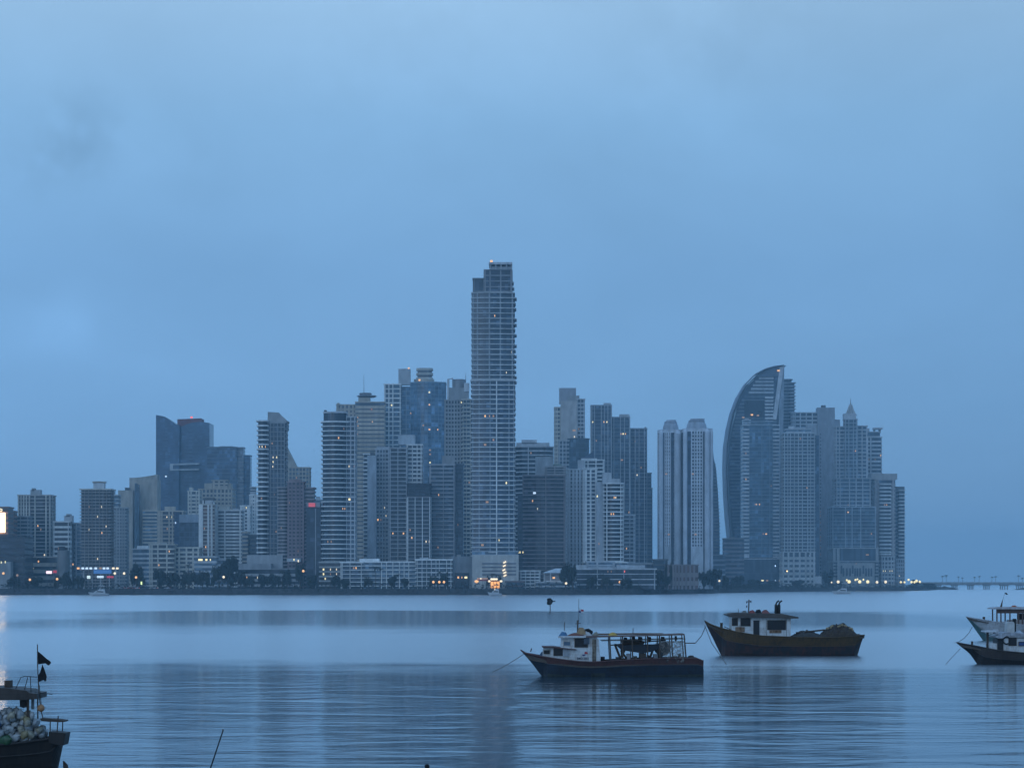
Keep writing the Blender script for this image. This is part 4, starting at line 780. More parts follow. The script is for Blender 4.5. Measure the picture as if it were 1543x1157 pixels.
def tree(px, top, wpx, Y=1822, label=None):
    s = Y/F; hgt_ = PZ(top,Y)-GZ; w = wpx*s
    lb = label or ''
    if not lb:
        base = f"{'tall' if hgt_ > 14 else 'broad' if wpx > 26 else 'small'} dark leafy tree in front of {near(px)}"
        i = used.get(base, 0); used[base] = i+1
        lb = base if i == 0 else base.replace('dark leafy', ['', 'rounded dark', 'scruffy dark', 'low-crowned dark', 'ragged dark', 'thin dark', 'squat dark'][min(i,6)])
    o = thing('tree', lb, 'tree', (PX(px,Y), Y, GZ), 'shore trees')
    c = put('crown', R.choice(CROWNS), o, (0,0,hgt_*.12)); c.scale = (w*.55, w*.5, hgt_*.80); c.rotation_euler = (0,0,R.uniform(0,6))
    t_ = put('trunk', TRK, o); t_.scale = (hgt_*.7,)*3
    for q in range(3):
        l_ = put('limb', LIMB, o); l_.scale = (hgt_*.7,)*3; l_.rotation_euler = (0,0,q*2.1+R.random())
for px, top, w in ((205,849,26),(243,856,26),(262,862,22),(285,860,24),(305,858,24),(330,850,22),(343,836,30),(362,860,20),(376,866,18),(398,864,20),(415,863,20),(433,858,18),(452,849,14),(470,866,20),(20,868,26),(52,868,28),(95,866,28),(118,866,22),(100,861,14),(505,866,18),(520,872,16),(555,868,14),(590,866,16),(612,870,14),(655,866,16),(670,862,12),(852,846,22),(863,851,16),(893,868,20),(915,868,18),(943,870,22),(960,868,20),(993,858,18),(1006,866,16),(1022,868,20),(1040,862,20),(1060,860,22),(1076,855,30),(1092,866,16),(735,866,8),(752,865,8)):
    tree(px, top, w, 1822 if px < 950 else 1900+max(0,px-1000)*2.2)
for px, top, w, Y in ((1112,866,22,2500),(1140,872,24,2560),(1165,874,18,2620),(1200,873,22,2760),(1232,872,14,2850),(1248,858,18,2880),(1268,876,12,2900),(1296,876,12,3030),(1330,872,16,3060),(1345,873,14,3090),(1378,873,16,3260)):
    tree(px, top, w, Y)
# columnar trees in front of the twin towers
for px, top, lb in ((1003.5,848,'tall narrow columnar tree before the low pinkish house'),(1011,850,'second narrow columnar tree, nearer the middle of the low pinkish house')):
    Y = 1900; o = thing('columnar_tree', lb, 'tree', (PX(px,Y),Y,GZ), 'shore trees')
    c = put('crown', CROWNS[1], o, (0,0,.6)); c.scale = (1.4,1.4,PZ(top,Y)-GZ); t_ = put('trunk', TRK, o); t_.scale = (8,8,8)

def palm_parts(seed):
    rr = random.Random(seed); mb = MB()
    for i in range(15):
        a = i*2.4 + rr.uniform(-.2,.2); el_ = rr.uniform(-.35,.9); ln = rr.uniform(.8,1.15)
        pr_ = Vector((0,0,0)); d = Vector((math.cos(a)*math.cos(el_), math.sin(a)*math.cos(el_), math.sin(el_))); sd = Vector((-math.sin(a), math.cos(a), 0))
        row = []
        for q in range(5):
            wd = .13*(1-abs(q/4-.4)*1.3); row.append((pr_+sd*wd-Vector((0,0,wd*.5)), pr_.copy(), pr_-sd*wd-Vector((0,0,wd*.5))))
            pr_ = pr_ + d*ln/4; d = (d - Vector((0,0,.28))).normalized()
        v = [p for r_ in row for p in r_]
        mb.add(v, [(q*3+j, q*3+j+1, q*3+j+4, q*3+j+3) for q in range(4) for j in range(2)])
    return mb.mesh('crown', LEAF2)
PALMS = [palm_parts(3), palm_parts(8)]
def palm(px, top, base, Y, rad, label, gz=GZ, lean=0, grp='palm trees'):
    o = thing('palm_tree', label, 'palm tree', (PX(px,Y),Y,gz), grp)
    h_ = PZ(top,Y)-gz
    MB().tube([(0,0,-.3),(lean*.4,0,h_*.5),(lean,0,h_)], .28, 7, r2=.16).obj('trunk', BARK, o)
    c = put('crown', R.choice(PALMS), o, (lean,0,h_)); c.scale = (rad,)*3; c.rotation_euler = (0,0,R.uniform(0,6))
for px, top, rad, l in ((566,856,4.2,'bushy palm tree standing before the long low white flats'),(573,858,4.,'second palm crowded against the bushy palm by the long low white flats'),(742,866,3.,'slim palm tree behind the glowing orange kiosk'),(748,867,2.8,'slim palm tree right beside the glowing orange kiosk'),(663,862,3.2,'palm tree before the fine-grid white flats'),(284,852,3.2,'palm tree poking above the shore trees by the low cream flats'),(425,862,3.6,'palm tree in front of the wide low grey hall'),(480,864,3.4,'palm tree at the foot of the red-signed dark tower'),(600,866,3.2,'lone palm tree at the middle of the long low white flats'),(907,866,3.4,'palm tree in front of the long terrace building'),(32,866,3.4,'palm tree below the low dark block')):
    palm(px, top, 886, 1818, rad, l)

# hedge and scrub all along the sea wall (uncountable ground cover)
mb = MB(); rr = random.Random(5)
for i in range(len(pts)-1):
    x, y = pts[i]
    if x < PX(-80,1780): continue
    den = 34
    up = 4.2 + 2.4*mnoise.noise((x*.02, 1, 0)) + 1.6*mnoise.noise((x*.09, 4, 0))
    for q in range(den):
        dd = rr.uniform(2.5, 15); z = 1.2 + min(1, dd/8)*(GZ-1.2) + rr.random()**1.3*max(.6, up)*(.4 if dd < 5 else 1)
        p = Vector((x+rr.uniform(-3.5,3.5), y+dd+(2.5 if dd > 4.5 else 0), z)); sz = rr.uniform(.35,.95)
        a = Vector((rr.gauss(0,1), rr.gauss(0,1), rr.gauss(0,1))).normalized(); c = a.orthogonal().normalized()
        mb.add([p-a*sz, p+c*sz*.7, p+a*sz, p-c*sz*.7], [(0,1,2,3)])
tag(mb.obj('shrubbery', mat_leaf((.014,.019,.012))), 'dark scrub and hedge growing along the whole sea wall', 'shrubbery', kind='stuff')

# ------------------------------------------------------------------ street lamps
LP = [(5,865,'o'),(26,868,'d'),(45,874.5,'o'),(86,873.5,'o'),(205,871,'o'),(337,870.5,'w'),(457,861.5,'o'),(669,878,'o'),(662,878,'o'),(653,878,'o'),(853,880,'w'),(914,878,'o'),(934,878,'o'),(977.5,878,'o'),(1084,876,'w'),(173,865,'w'),(187,865,'w')]
LPR = [(1263,878,'w',1.3),(1279.5,878,'y',1.5),(1295.5,878,'y',1.5),(1307.5,878,'y',1.5),(1321.5,878.3,'w',1.2),(1334.5,878,'w',1.3),(1276,875,'y',.9),(1289,874.5,'y',.9),(1292,873.5,'y',.8),(1301,874,'y',.8),(1253,878,'w',.7),(1357.5,878,'y',1.),(1363,878,'y',.9),(1369,874.5,'y',1.),(1373.5,878,'y',1.1),(1378,878,'y',1.),(1381,876.5,'y',1.3),(1386,877.5,'y',1.1)]
POLE = {}
def lamp(px, py, c, Y, r_=1., lb=None):
    h_ = PZ(py,Y)-GZ
    o = thing('street_lamp', lb, 'street lamp', (PX(px,Y),Y,GZ), 'lit lamps along the shore')
    MB().tube([(0,0,-4.2),(0,0,h_)], .14, 6, r2=.08).obj('pole', mat_plain('steel', (.2,.2,.21), .5, .5), o)
    MB().lathe([(.15*r_,-.2*r_),(.6*r_,.1),(.75*r_,.6*r_),(.5*r_,1.1*r_),(.1*r_,1.3*r_)], 8).obj('lamp_head', LAMP[c], o, (0,0,h_))
seen = {}
for q in LP + LPR:
    px, py, c = q[:3]; r_ = q[3] if len(q) > 3 else 1.
    Y = next((ya+(yb_-ya)*(px-xa)/(xb_-xa) for (xa,ya),(xb_,yb_) in zip(shore, shore[1:]) if xa <= px <= xb_), 1812) + (1. if px > 1000 else 7.2)
    base = f"{ {'o':'orange','w':'white','y':'yellow-white','d':'faint orange'}[c] } lamp lit on the shore below {near(px)}"
    k_ = seen.setdefault(base, []); k_.append(px)
    word = ['', 'second ', 'third ', 'fourth ', 'fifth ', 'sixth ', 'seventh ', 'eighth ', 'ninth ']
    r_ *= 1.75 if px > 1240 else 1.25
    lamp(px, py, c, Y, r_, (word[min(len(k_)-1,8)] + base) if len(k_) > 1 else base)

# ------------------------------------------------------------------ causeway bridge with palms
BY = 3560
CON = mat_wall((.30,.30,.30))
br = thing('causeway_bridge', 'long low concrete causeway bridge on grouped piers', 'bridge', (PX(1440,BY),BY,0)); bcx = br.location.x
MB().box(PX(1392,BY)-bcx, PX(1760,BY)-bcx, -5, 5, PZ(881.2,BY), PZ(878.6,BY)).obj('deck', CON, br)
for yy_ in (-5.4,5.05): MB().box(PX(1385,BY)-bcx, PX(1760,BY)-bcx, yy_, yy_+.35, PZ(878.7,BY), PZ(876.8,BY)).obj('railing', mat_wall((.36,.36,.36)), br)
for g, ps in enumerate(((1411,1414,1417),(1434.5,1437,1439.5,1442),(1458.5,1461,1463.5,1466),(1482.5,1485,1487.5,1490.5),(1507.5,1510.5,1514,1518),(1532,1535,1538,1541),(1556,1559,1562))):
    MB().box(PX(ps[0]-1.2,BY)-bcx, PX(ps[-1]+1.2,BY)-bcx, -4, 4, PZ(882.4,BY), PZ(881,BY)).obj('pier_cap', CON, br)
    for u in ps: MB().tube([(PX(u,BY)-bcx,0,-2),(PX(u,BY)-bcx,0,PZ(882,BY))], .75, 8).obj('pier', CON, br)
for u in range(0, 17): MB().tube([(0,0,0),(0,0,3.2)], .22, 5).obj('lamp_post', CON, br, (PX(1400+u*9.3,BY)-bcx, -4.8, PZ(878.7,BY)))
pls = ['palm on the causeway bridge nearest to the towers','palm standing close behind the first bridge palm','palm above the second gap between bridge piers','leaning small palm above the second gap between bridge piers','palm above the third group of bridge piers','taller palm above the third group of bridge piers','faint palm above the fourth group of bridge piers','dark palm above the fourth group of bridge piers','large dark palm near the outer end of the visible bridge','low palm beside the large dark palm on the bridge']
for (px, top, rad), l in zip(((1420.5,868.5,3.4),(1426,867.5,4.),(1444.5,869,2.8),(1450.5,870.5,2.8),(1469,869.5,3.),(1475,868.5,3.),(1494.5,869.5,3.2),(1500.5,868.5,3.6),(1534.5,867.5,4.),(1540.5,871,3.4)), pls):
    palm(px, top, 879, BY-1, rad, l, PZ(878.5,BY)-.1, R.uniform(-.8,.8), 'palm trees on the causeway')
def islet(x0, x1, Y, h_, name='rock_spit', lb=''):
    mb = MB(); n = 26; vs = []; 
    for i in range(n+1):
        x = PX(x0+(x1-x0)*i/n, Y); e_ = min(1, math.sin(math.pi*min(1,max(0,i/n)))*1.6)
        for j, (dy, zz) in enumerate(((-7,-1),(-4,.25),(0,1),(5,-1))):
            vs.append((x, Y+dy+mnoise.noise((x*.1,j,0))*2, (zz*h_*e_*(1+.5*mnoise.noise((x*.15,j*3.,2))) if zz > 0 else -1)))
    fs = [(i*4+j, (i+1)*4+j, (i+1)*4+j+1, i*4+j+1) for i in range(n) for j in range(3)]
    o = mb.add(vs, fs).obj(name, mat_wall((.09,.085,.08), .9, .4, .3))
    tag(o, kind='structure')
islet(1376,1446,3480,4.5,'terrain'); islet(1526,1640,3440,4.5,'terrain')

# ------------------------------------------------------------------ boats
def interp(pl, x):
    if x <= pl[0][0]: return pl[0][1]
    for (xa,ya),(xb_,yb_) in zip(pl, pl[1:]):
        if x <= xb_: return ya + (yb_-ya)*(x-xa)/(xb_-xa)
    return pl[-1][1]
def hull(root, sheer, keel, bmax, mats, split=.72, full=.35, aft=.8, n=40, deck=.5):
    """sheer, keel: (x, z) polylines in metres; bow at the smaller x. slot 0 lower, 1 bulwark, 2 deck/inside, 3 boot"""
    x0 = sheer[0][0]; x1 = sheer[-1][0]; mb = MB(); T = [0,.1,.22,.36,.5,split-.05,split,split+.12,1.]
    m = len(T)
    def half(x):
        u = (x-x0)/(x1-x0)
        return bmax*(min(1, (u/full))**.62 if u < full else 1 - (1-aft)*((u-full)/(1-full))**2) + .06
    rows = []
    for i in range(n+1):
        x = x0 + (x1-x0)*(i/n)**1.2
        zs, zk = interp(sheer, x), interp(keel, x); b_ = half(x)
        rows.append((x, zs, zk, b_))
    for sgn in (-1, 1):
        vs = []; 
        for x, zs, zk, b_ in rows:
            for t in T:
                w = b_*(.30+.70*t**.55) if zk < -.2 else b_*(.05+.95*t**.9)
                vs.append((x, sgn*w, zk+(zs-zk)*t))
        o = len(mb.v); mb.v += vs
        for i in range(n):
            for j in range(m-1):
                a, c, d, e_ = o+i*m+j, o+(i+1)*m+j, o+(i+1)*m+j+1, o+i*m+j+1
                mb.f.append((a,c,d,e_) if sgn < 0 else (a,e_,d,c))
                zc = rows[i][2] + (rows[i][1]-rows[i][2])*(T[j]+T[j+1])/2
                mb.m.append(1 if T[j] >= split-.001 else 3 if zc < .16 else 0)
    h_ = (n+1)*m
    e1, e2 = n*m, h_+n*m
    for j in range(m-1):
        mb.f.append((e1+j, e2+j, e2+j+1, e1+j+1)); mb.m.append(1 if T[j] >= split-.001 else 0)
    for i in range(n):   # keel bottom
        mb.f.append((i*m, h_+i*m, h_+(i+1)*m, (i+1)*m)); mb.m.append(3)
    # inside of the bulwark and the deck
    o = len(mb.v)
    for x, zs, zk, b_ in rows:
        bi = max(.03, b_-.1); dk = max(zk+.05, zs-deck)
        mb.v += [(x,-bi,zs),(x,-bi*.97,dk),(x,bi*.97,dk),(x,bi,zs)]
    for i in range(n):
        q = o+i*4
        for j in range(3): mb.f.append((q+j, q+j+1, q+5+j, q+4+j)); mb.m.append(2)
        mb.f.append((i*m+m-1, q, q+4, (i+1)*m+m-1)); mb.m.append(1)
        mb.f.append((h_+i*m+m-1, h_+(i+1)*m+m-1, q+7, q+3)); mb.m.append(1)
    q = o+n*4
    mb.f += [(e1+m-1, q, q+3, e2+m-1), (q, q+1, q+2, q+3)]; mb.m += [1, 1]
    ob = mb.obj('hull', mats, root)
    for sgn in (-1, 1):
        MB().tube([(x, sgn*(b_+.02), zs+.02) for x, zs, zk, b_ in rows], .07, 6).obj('gunwale', mats[1], root)
    MB().tube([(x, -(half(x)*(.30+.70*split**.55)+.0) if interp(keel,x) < -.2 else -half(x)*(.05+.95*split**.9), interp(keel,x)+(interp(sheer,x)-interp(keel,x))*split) for x, *_ in rows[1:]], .05, 6).obj('rubbing_strake', mats[0], root)
    return rows, half

WOODD = mat_plain('old_wood', (.075,.055,.042), .85); STEEL = mat_plain('steel_rusty', (.10,.075,.06), .7, .2)
WPAINT = mat_paint('white_boat_paint', (.62,.64,.64), (.20,.13,.08), .6); ROPE = mat_plain('rope', (.12,.11,.10), .9)
BLACK = mat_plain('black_cloth', (.012,.012,.014), .9); DKGL = mat_plain('dark_opening_panel', (.012,.013,.016), .5)  # near-black panel colour stands in for the dark inside of openings

class Boat:
    def __init__(s, name, label, px0, yw, bz=None):
        s.D = CAMH*F/(yw-HY); s.k = s.D/F; s.px0 = px0
        s.root = thing(name, label, 'boat', (PX(px0,s.D), s.D, 0))
    def x(s, px): return (px-s.px0)*s.k
    def z(s, py): return CAMH + (HY-py)*s.k
    def pl(s, pts): return [(s.x(a), s.z(c)) for a, c in pts]
    def box(s, name, x0, x1, top, bot, y0, y1, m, parent=None):
        return MB().box(s.x(x0), s.x(x1), y0, y1, s.z(bot), s.z(top)).obj(name, m, parent or s.root)
    def poly(s, name, pts, y0, y1, m, parent=None):
        p = s.pl(pts)
        if sum((p[i][0]*p[(i+1)%len(p)][1]-p[(i+1)%len(p)][0]*p[i][1]) for i in range(len(p))) < 0: p = p[::-1]
        return MB().slab(p, y0, y1).obj(name, m, parent or s.root)
    def bar(s, name, pts, r, m, y=0, parent=None):
        return MB().tube([(s.x(p[0]), p[2] if len(p) > 2 else y, s.z(p[1])) for p in pts], r, 6).obj(name, m, parent or s.root)

def window(bt, x0, x1, top, bot, y, parent, m=None, fr=None):
    """a near-black panel drawn for a dark opening, with a frame standing proud of the wall"""
    w = bt.box('window', x0, x1, top, bot, y-.03, y+.05, m or DKGL, parent)
    t = .05/bt.k
    mb = MB()
    X0, X1, Z0, Z1 = bt.x(x0), bt.x(x1), bt.z(bot), bt.z(top)
    o_, i_ = [(X0-.06,Z0-.06),(X1+.06,Z0-.06),(X1+.06,Z1+.06),(X0-.06,Z1+.06)], [(X0,Z0),(X1,Z0),(X1,Z1),(X0,Z1)]
    vs = [(a,y-.06,c) for a,c in o_]+[(a,y-.06,c) for a,c in i_]+[(a,y+.02,c) for a,c in o_]+[(a,y+.02,c) for a,c in i_]
    fs = []
    for i in range(4):
        j = (i+1) % 4
        fs += [(i,j,4+j,4+i),(8+i,8+j,j,i),(4+i,4+j,12+j,12+i)]
    mb.add(vs, fs).obj('frame', fr or WOODD, parent)
    return w

def heap(bt, name, x0, x1, base, prof, hw, m, seed=0, parent=None):
    """lumpy pile of net or cloth: prof gives its crest as (px, py)"""
    mb = MB(); nx, ny = 64, 26; pr_ = bt.pl(prof); zb = bt.z(base)
    for i in range(nx+1):
        x = bt.x(x0) + (bt.x(x1)-bt.x(x0))*i/nx
        for j in range(ny+1):
            v = -1 + 2*j/ny
            hh = (interp(pr_, x)-zb)*math.sqrt(max(0, 1-abs(v)**2.4))
            nz = mnoise.noise((x*1.5, v*2.5, seed))*.5 + mnoise.noise((x*4, v*6, seed+3))*.42 + mnoise.noise((x*9, v*12, seed+7))*.34
            mb.v.append((x + .12*mnoise.noise((x*3, v*5, 9)), v*hw, zb + max(0, hh*(1+.5*nz))))
    mb.f = [(i*(ny+1)+j, (i+1)*(ny+1)+j, (i+1)*(ny+1)+j+1, i*(ny+1)+j+1) for i in range(nx) for j in range(ny)]; mb.m = [0]*len(mb.f)
    o = mb.obj(name, m, parent)
    return o

def flag(name, pts3, m, parent, thick=.02):
    """cloth from an outline in x,z, waved a little in y"""
    n = len(pts3)
    vs = [(x, .12*math.sin(x*5+z*3)-thick/2, z) for x, z in pts3] + [(x, .12*math.sin(x*5+z*3)+thick/2, z) for x, z in pts3]
    return MB().add(vs, [tuple(range(n)), tuple(range(2*n-1,n-1,-1))] + [((i+1)%n,i,n+i,n+(i+1)%n) for i in range(n)]).obj(name, m, parent)

# --- fishing boat A: the long dark blue boat with the white wheelhouse and open frame canopy
A = Boat('fishing_boat', 'long dark blue fishing boat with white wheelhouse and open frame canopy over its stern', 785, 1018)
HB = mat_paint('blue_hull_paint', (.032,.046,.068), (.03,.028,.028), .7); HR = mat_paint('red_brown_bulwark', (.11,.05,.045), (.04,.03,.03), .6)
BOOT = mat_paint('boot_grime', (.06,.075,.07), (.02,.02,.018), .7); DECK = mat_plain('deck_wood', (.10,.08,.065), .8)
shA = A.pl([(785,979.5),(791,984),(810,987.5),(830,990.5),(850,993.2),(870,995.5),(890,996.4),(910,995.5),(940,993.6),(971,992),(1010,991.2),(1051,991.8),(1058,995)])
kA = A.pl([(785,980.4),(791,987),(800,997),(810,1010),(816.5,1019),(824,1027),(900,1030),(1000,1030),(1058.5,1027)])
rowsA, halfA = hull(A.root, shA, kA, 1.9, [HB, HR, DECK, BOOT], split=.74, full=.24)
cab = A.poly('cabin', [(830,996),(830,974.5),(858,976.5),(861,973),(861,959.5),(898,959.5),(901.5,963),(904,996.6)], -1.45, 1.45, WPAINT)
A.poly('foredeck_hatch', [(817,989),(818.5,975.2),(830.5,975.2),(830.5,991)], -1.05, 1.05, WPAINT)
wh_ = A.poly('wheelhouse', [(844.5,976.2),(846,959.5),(861.4,959.5),(861.4,976.6)], -1.3, 1.3, mat_paint('bright_white_paint', (.74,.76,.77), (.35,.3,.25), .4))
window(A, 849, 858.5, 966, 971.5, -1.3, wh_, mat_plain('blue_glass', (.10,.17,.25), .2), WPAINT)
window(A, 866, 884, 961.8, 973.3, -1.45, cab); A.box('shutter', 879, 887, 958.8, 969.5, -1.56, -1.5, mat_paint('blue_shutter', (.08,.12,.17)))
window(A, 834.5, 847, 976.5, 986, -1.45, cab); 
A.box('panel', 847.6, 857.6, 977.5, 988, -1.53, -1.47, mat_paint('grey_panel', (.42,.46,.5)), cab)
window(A, 820, 827, 979.8, 983.4, -1.05, cab)
A.poly('visor', [(816.5,974.2),(816.8,973),(832,973),(868,977.2),(868,978.3),(832,975)], -1.75, 1.75, HR)
A.poly('wheelhouse_roof', [(841,960.4),(841,958.6),(846,957.4),(882,957.6),(882,959.6)], -1.75, 1.6, WPAINT)
A.box('stained_panel', 891.5, 897.5, 962, 995.6, -1.5, -1.46, mat_paint('rust_stain', (.30,.26,.2), (.05,.03,.02), .9, 2.5, thr=.45), cab)
A.poly('canopy_roof', [(880,959.9),(880,957.7),(950,956.6),(1029.5,953.9),(1029.5,956)], -1.7, 1.7, mat_paint('canopy_rust', (.16,.10,.085), (.05,.035,.03), .7))
for (xt, yt, xb_, yb_) in ((917.5,959,919.5,994),(936.5,958.5,937.5,993),(951,958,952,992),(974,957.5,974.5,992),(992,957,993,992),(1010,956.5,1012,991.5),(1029,956,1032,991.5)):
    for y in (-1.55, 1.55):
        A.bar('canopy_post', [(xt,yt,y),(xb_,yb_+1,y)], .062 if y < 0 else .045, STEEL)
for y in (-1.55,1.55): A.bar('canopy_rail', [(905,964.5,y),(960,963.5,y),(1031,961.5,y)], .035, STEEL)
A.bar('stern_rail', [(1030,968,-1.3),(1046,968,-1.3)], .05, STEEL)
t_ = A.poly('tarpaulin', [(926,969.5),(940,971.5),(960,971),(985,970.5),(1001,969),(994,975),(982,981),(968,983.5),(950,981),(936,978.5)], -.9, .9, mat_plain('dark_tarp', (.03,.038,.05), .7))
tag(t_)
for p in (((926,970),(935,993)),((935,979),(944,992)),((942,977),(934,992)),((963,983),(967,992)),((983,979),(978,992)),((990,976),(994,992))): A.bar('prop', [(p[0][0],p[0][1],-.6),(p[1][0],p[1][1],-.6)], .10, WOODD)
A.bar('cross_beam', [(920,971.5,-.5),(960,967.5,-.5),(1003,964,-.5)], .06, WOODD)
A.poly('tarpaulin', [(936,964),(958,962.5),(972,966),(968,973),(950,974.5),(938,971)], -.3, .9, mat_plain('brown_tarp', (.07,.055,.045), .8))
A.poly('tarpaulin', [(985,972),(1003,966),(1012,974),(1008,984),(996,990),(988,982)], .1, 1.1, mat_plain('grey_tarp', (.10,.11,.12), .8))
for u, v, w_, h_, y_ in ((942,961,5,6,-.4),(955,959.5,4,8,.4),(964,960,6,5,-.6),(979,960.5,4,7,.2),(998,960,5,6,-.5),(1018,959,3,7,-.2)):
    A.poly('hanging_gear', [(u-w_/2,v-1.5),(u+w_/2,v-1),(u+w_*.6,v+h_*.6),(u,v+h_),(u-w_*.5,v+h_*.7)], y_-.2, y_+.2, mat_plain('dark_gear', (.035,.032,.03), .9))
for u, v, w_, h_, y_, c_ in ((930,989,6,5,-.9,(.06,.05,.045)),(957,988,5,5,-.2,(.15,.12,.09)),(977,987,4,6,.6,(.05,.06,.08)),(1016,988,6,4.5,-.9,(.12,.08,.06)),(1024,985,4,7,.3,(.05,.045,.04))):
    A.box('deck_gear', u-w_/2, u+w_/2, v, v+h_+1.5, y_-.3, y_+.3, mat_plain('gear_'+str(u), c_, .8))
o = A.box('winch', 904.5, 910.5, 988.5, 995.5, -1.2, -.4, BLACK); A.box('engine_box', 950, 958, 964, 972, -.5, .5, WOODD)
A.box('deck_box', 963, 972, 984, 992.6, -1.2, .6, WOODD); A.box('fish_crate', 984, 990, 985, 992.6, -1.1, .4, mat_plain('grey_plastic', (.2,.22,.24), .5)); A.box('deck_box', 944, 949, 984.5, 993, -1.2, .4, mat_plain('grey_plastic2', (.28,.28,.3), .5))
# drying nets hung from the canopy
NET = bpy.data.materials.new('fishing_net'); N, L, P = nt(NET)
tcn = N.new('ShaderNodeTexCoord'); nn = N.new('ShaderNodeTexNoise'); nn.inputs['Scale'].default_value = 7; nn.inputs['Detail'].default_value = 6
mrn = N.new('ShaderNodeMapRange'); mrn.inputs['From Min'].default_value = .40; mrn.inputs['From Max'].default_value = .62; mrn.inputs['To Min'].default_value = .18; mrn.inputs['To Max'].default_value = .85
L.new(tcn.outputs['Object'], nn.inputs['Vector']); L.new(nn.outputs['Fac'], mrn.inputs['Value']); L.new(mrn.outputs['Result'], P.inputs['Alpha']); P.inputs['Base Color'].default_value = (.20,.18,.16,1); P.inputs['Roughness'].default_value = .9
def net(px0_, px1_, top, prof, y, lb):
    nx, ny = 16, 10; vs = []
    for i in range(nx+1):
        u = px0_+(px1_-px0_)*i/nx
        for j in range(ny+1):
            vv = top + (interp(prof, u)-top)*j/ny
            vs.append((A.x(u), y+.12*math.sin(i*1.3+j*.4), A.z(vv)))
    o = MB().add(vs, [(i*(ny+1)+j,(i+1)*(ny+1)+j,(i+1)*(ny+1)+j+1,i*(ny+1)+j+1) for i in range(nx) for j in range(ny)]).obj('fishing_net', NET)
    o.location = A.root.location; tag(o, lb, 'net')
net(992, 1029, 965, [(992,974),(998,990),(1003,998),(1007,991),(1012,986),(1020,999),(1029,996)], -1.72, 'ragged grey net hung from the stern end of the open frame canopy')
net(990, 1030, 966, [(990,971),(1005,975),(1015,969),(1030,970)], 1.7, 'bunched grey net hung on the far side of the open frame canopy')
# clutter on the wheelhouse roof
def lump(bt, name, x0, x1, top, bot, y0, m, lb, cat, seed):
    o = heap(bt, name, x0, x1, bot, [(x0,bot-.2),((x0*2+x1)/3,top+.4),((x0+2*x1)/3,top),(x1,bot-.2)], y0, m, seed); o.location = bt.root.location; tag(o, lb, cat); return o
lump(A,'tarpaulin_bundle',842.5,855,952.5,957.6,.6,mat_plain('blue_tarp',(.06,.16,.28),.6),'blue tarpaulin bundle on the front edge of the white wheelhouse roof','tarpaulin',1)
lump(A,'life_jacket_pile',855,880,953.4,957.4,.7,mat_plain('brown_red',(.20,.08,.06),.8),'red-brown heap of gear on the white wheelhouse roof','gear',2)
lump(A,'net_pile',868,884,945.8,955.5,.5,mat_plain('tan_net',(.34,.22,.12),.9),'tan bundle heaped around the mast on the wheelhouse roof','net',3)
lump(A,'canvas_bundle',878,892,950,957.4,.5,mat_plain('pale_canvas',(.5,.5,.5),.8),'pale canvas bundle behind the mast on the wheelhouse roof','canvas',4)
lump(A,'rope_coil',893,902,952.4,957,.5,mat_plain('tan_rope',(.25,.22,.17),.9),'greyish rope coil at the front of the canopy roof','rope',5)
o = lump(A,'float_bag',917,929.5,952.5,957,.4,mat_plain('yellow_float',(.55,.36,.08),.7),'yellow bag lying on the open frame canopy roof','bag',6)
o = A.poly('outboard_motor', [(881,947.8),(887,946.5),(893.5,950.8),(892.5,955.5),(889.5,954.5),(882,949.5)], -.35, .3, BLACK, None); o.parent = None; o.location = A.root.location; tag(o, 'black outboard motor lying on the wheelhouse roof', 'motor')
o = A.bar('spar', [(899,955.4,.5),(960,954.6,.5),(1000,954.9,.5),(990,954.5,.5)][:3], .08, mat_plain('spar_wood',(.2,.13,.09),.8)); o.parent = None; o.location = A.root.location; tag(o, 'long wooden spar lying along the open frame canopy roof', 'spar')
ms = A.bar('mast', [(870.5,957),(870.5,934)], .07, STEEL); A.bar('crosstree', [(866.5,939.5),(875,938.5)], .035, STEEL, 0, ms); A.bar('antenna', [(850.5,950,.3),(850.8,937,.3)], .03, STEEL)
A.bar('antenna', [(953.8,955),(954,946)], .03, STEEL); A.bar('flagstaff', [(872,936),(872.2,902)], .018, STEEL)
FW, FRD, FB = mat_plain('flag_white',(.6,.6,.6),.8), mat_plain('flag_red',(.45,.05,.06),.8), mat_plain('flag_blue',(.03,.05,.18),.8)
for nm, q, m in (('flag_panel',[(872.2,919.8),(875.4,920.6),(875.4,917.5),(872.2,916.6)],FW),('flag_panel',[(875.4,920.6),(879.4,921),(879.6,918.4),(875.4,917.5)],FRD),('flag_panel',[(872.2,922.4),(875.4,923),(875.4,920.6),(872.2,919.8)],FB),('flag_panel',[(875.4,923),(879,922.6),(879.4,921),(875.4,920.6)],FW)):
    flag(nm, A.pl(q), m, A.root)
for q, m in (([(879.6,984),(885,984),(884.4,981.6),(880.6,980.8)],FRD),([(876.4,985),(877.4,987),(880.6,986.6),(881.8,984.6),(879,985.2)],FB)):
    A.poly('emblem', q, -1.49, -1.44, m, cab)
cu = bpy.data.curves.new('reg', 'FONT'); cu.body = 'BMO-2051'; cu.size = 1.; cu.extrude = .01; cu.offset = .012
to = bpy.data.objects.new('registration_number', cu); COL.objects.link(to)
bpy.context.view_layer.update()
me = bpy.data.meshes.new_from_object(to.evaluated_get(bpy.context.evaluated_depsgraph_get())); bpy.data.objects.remove(to)
xs = [v.co.x for v in me.vertices]; ys_ = [v.co.y for v in me.vertices]; sx0, sy0 = min(xs), min(ys_); kx = 17*A.k/(max(xs)-sx0); ky = 3.4*A.k/(max(ys_)-sy0)
for v in me.vertices: v.co = ((v.co.x-sx0)*kx, v.co.z*1.0, (v.co.y-sy0)*ky)
me.materials.clear(); me.materials.append(mat_plain('letter_navy',(.02,.03,.07),.7)); put('registration_number', me, cab, (A.x(869), -1.475, A.z(992.6)))
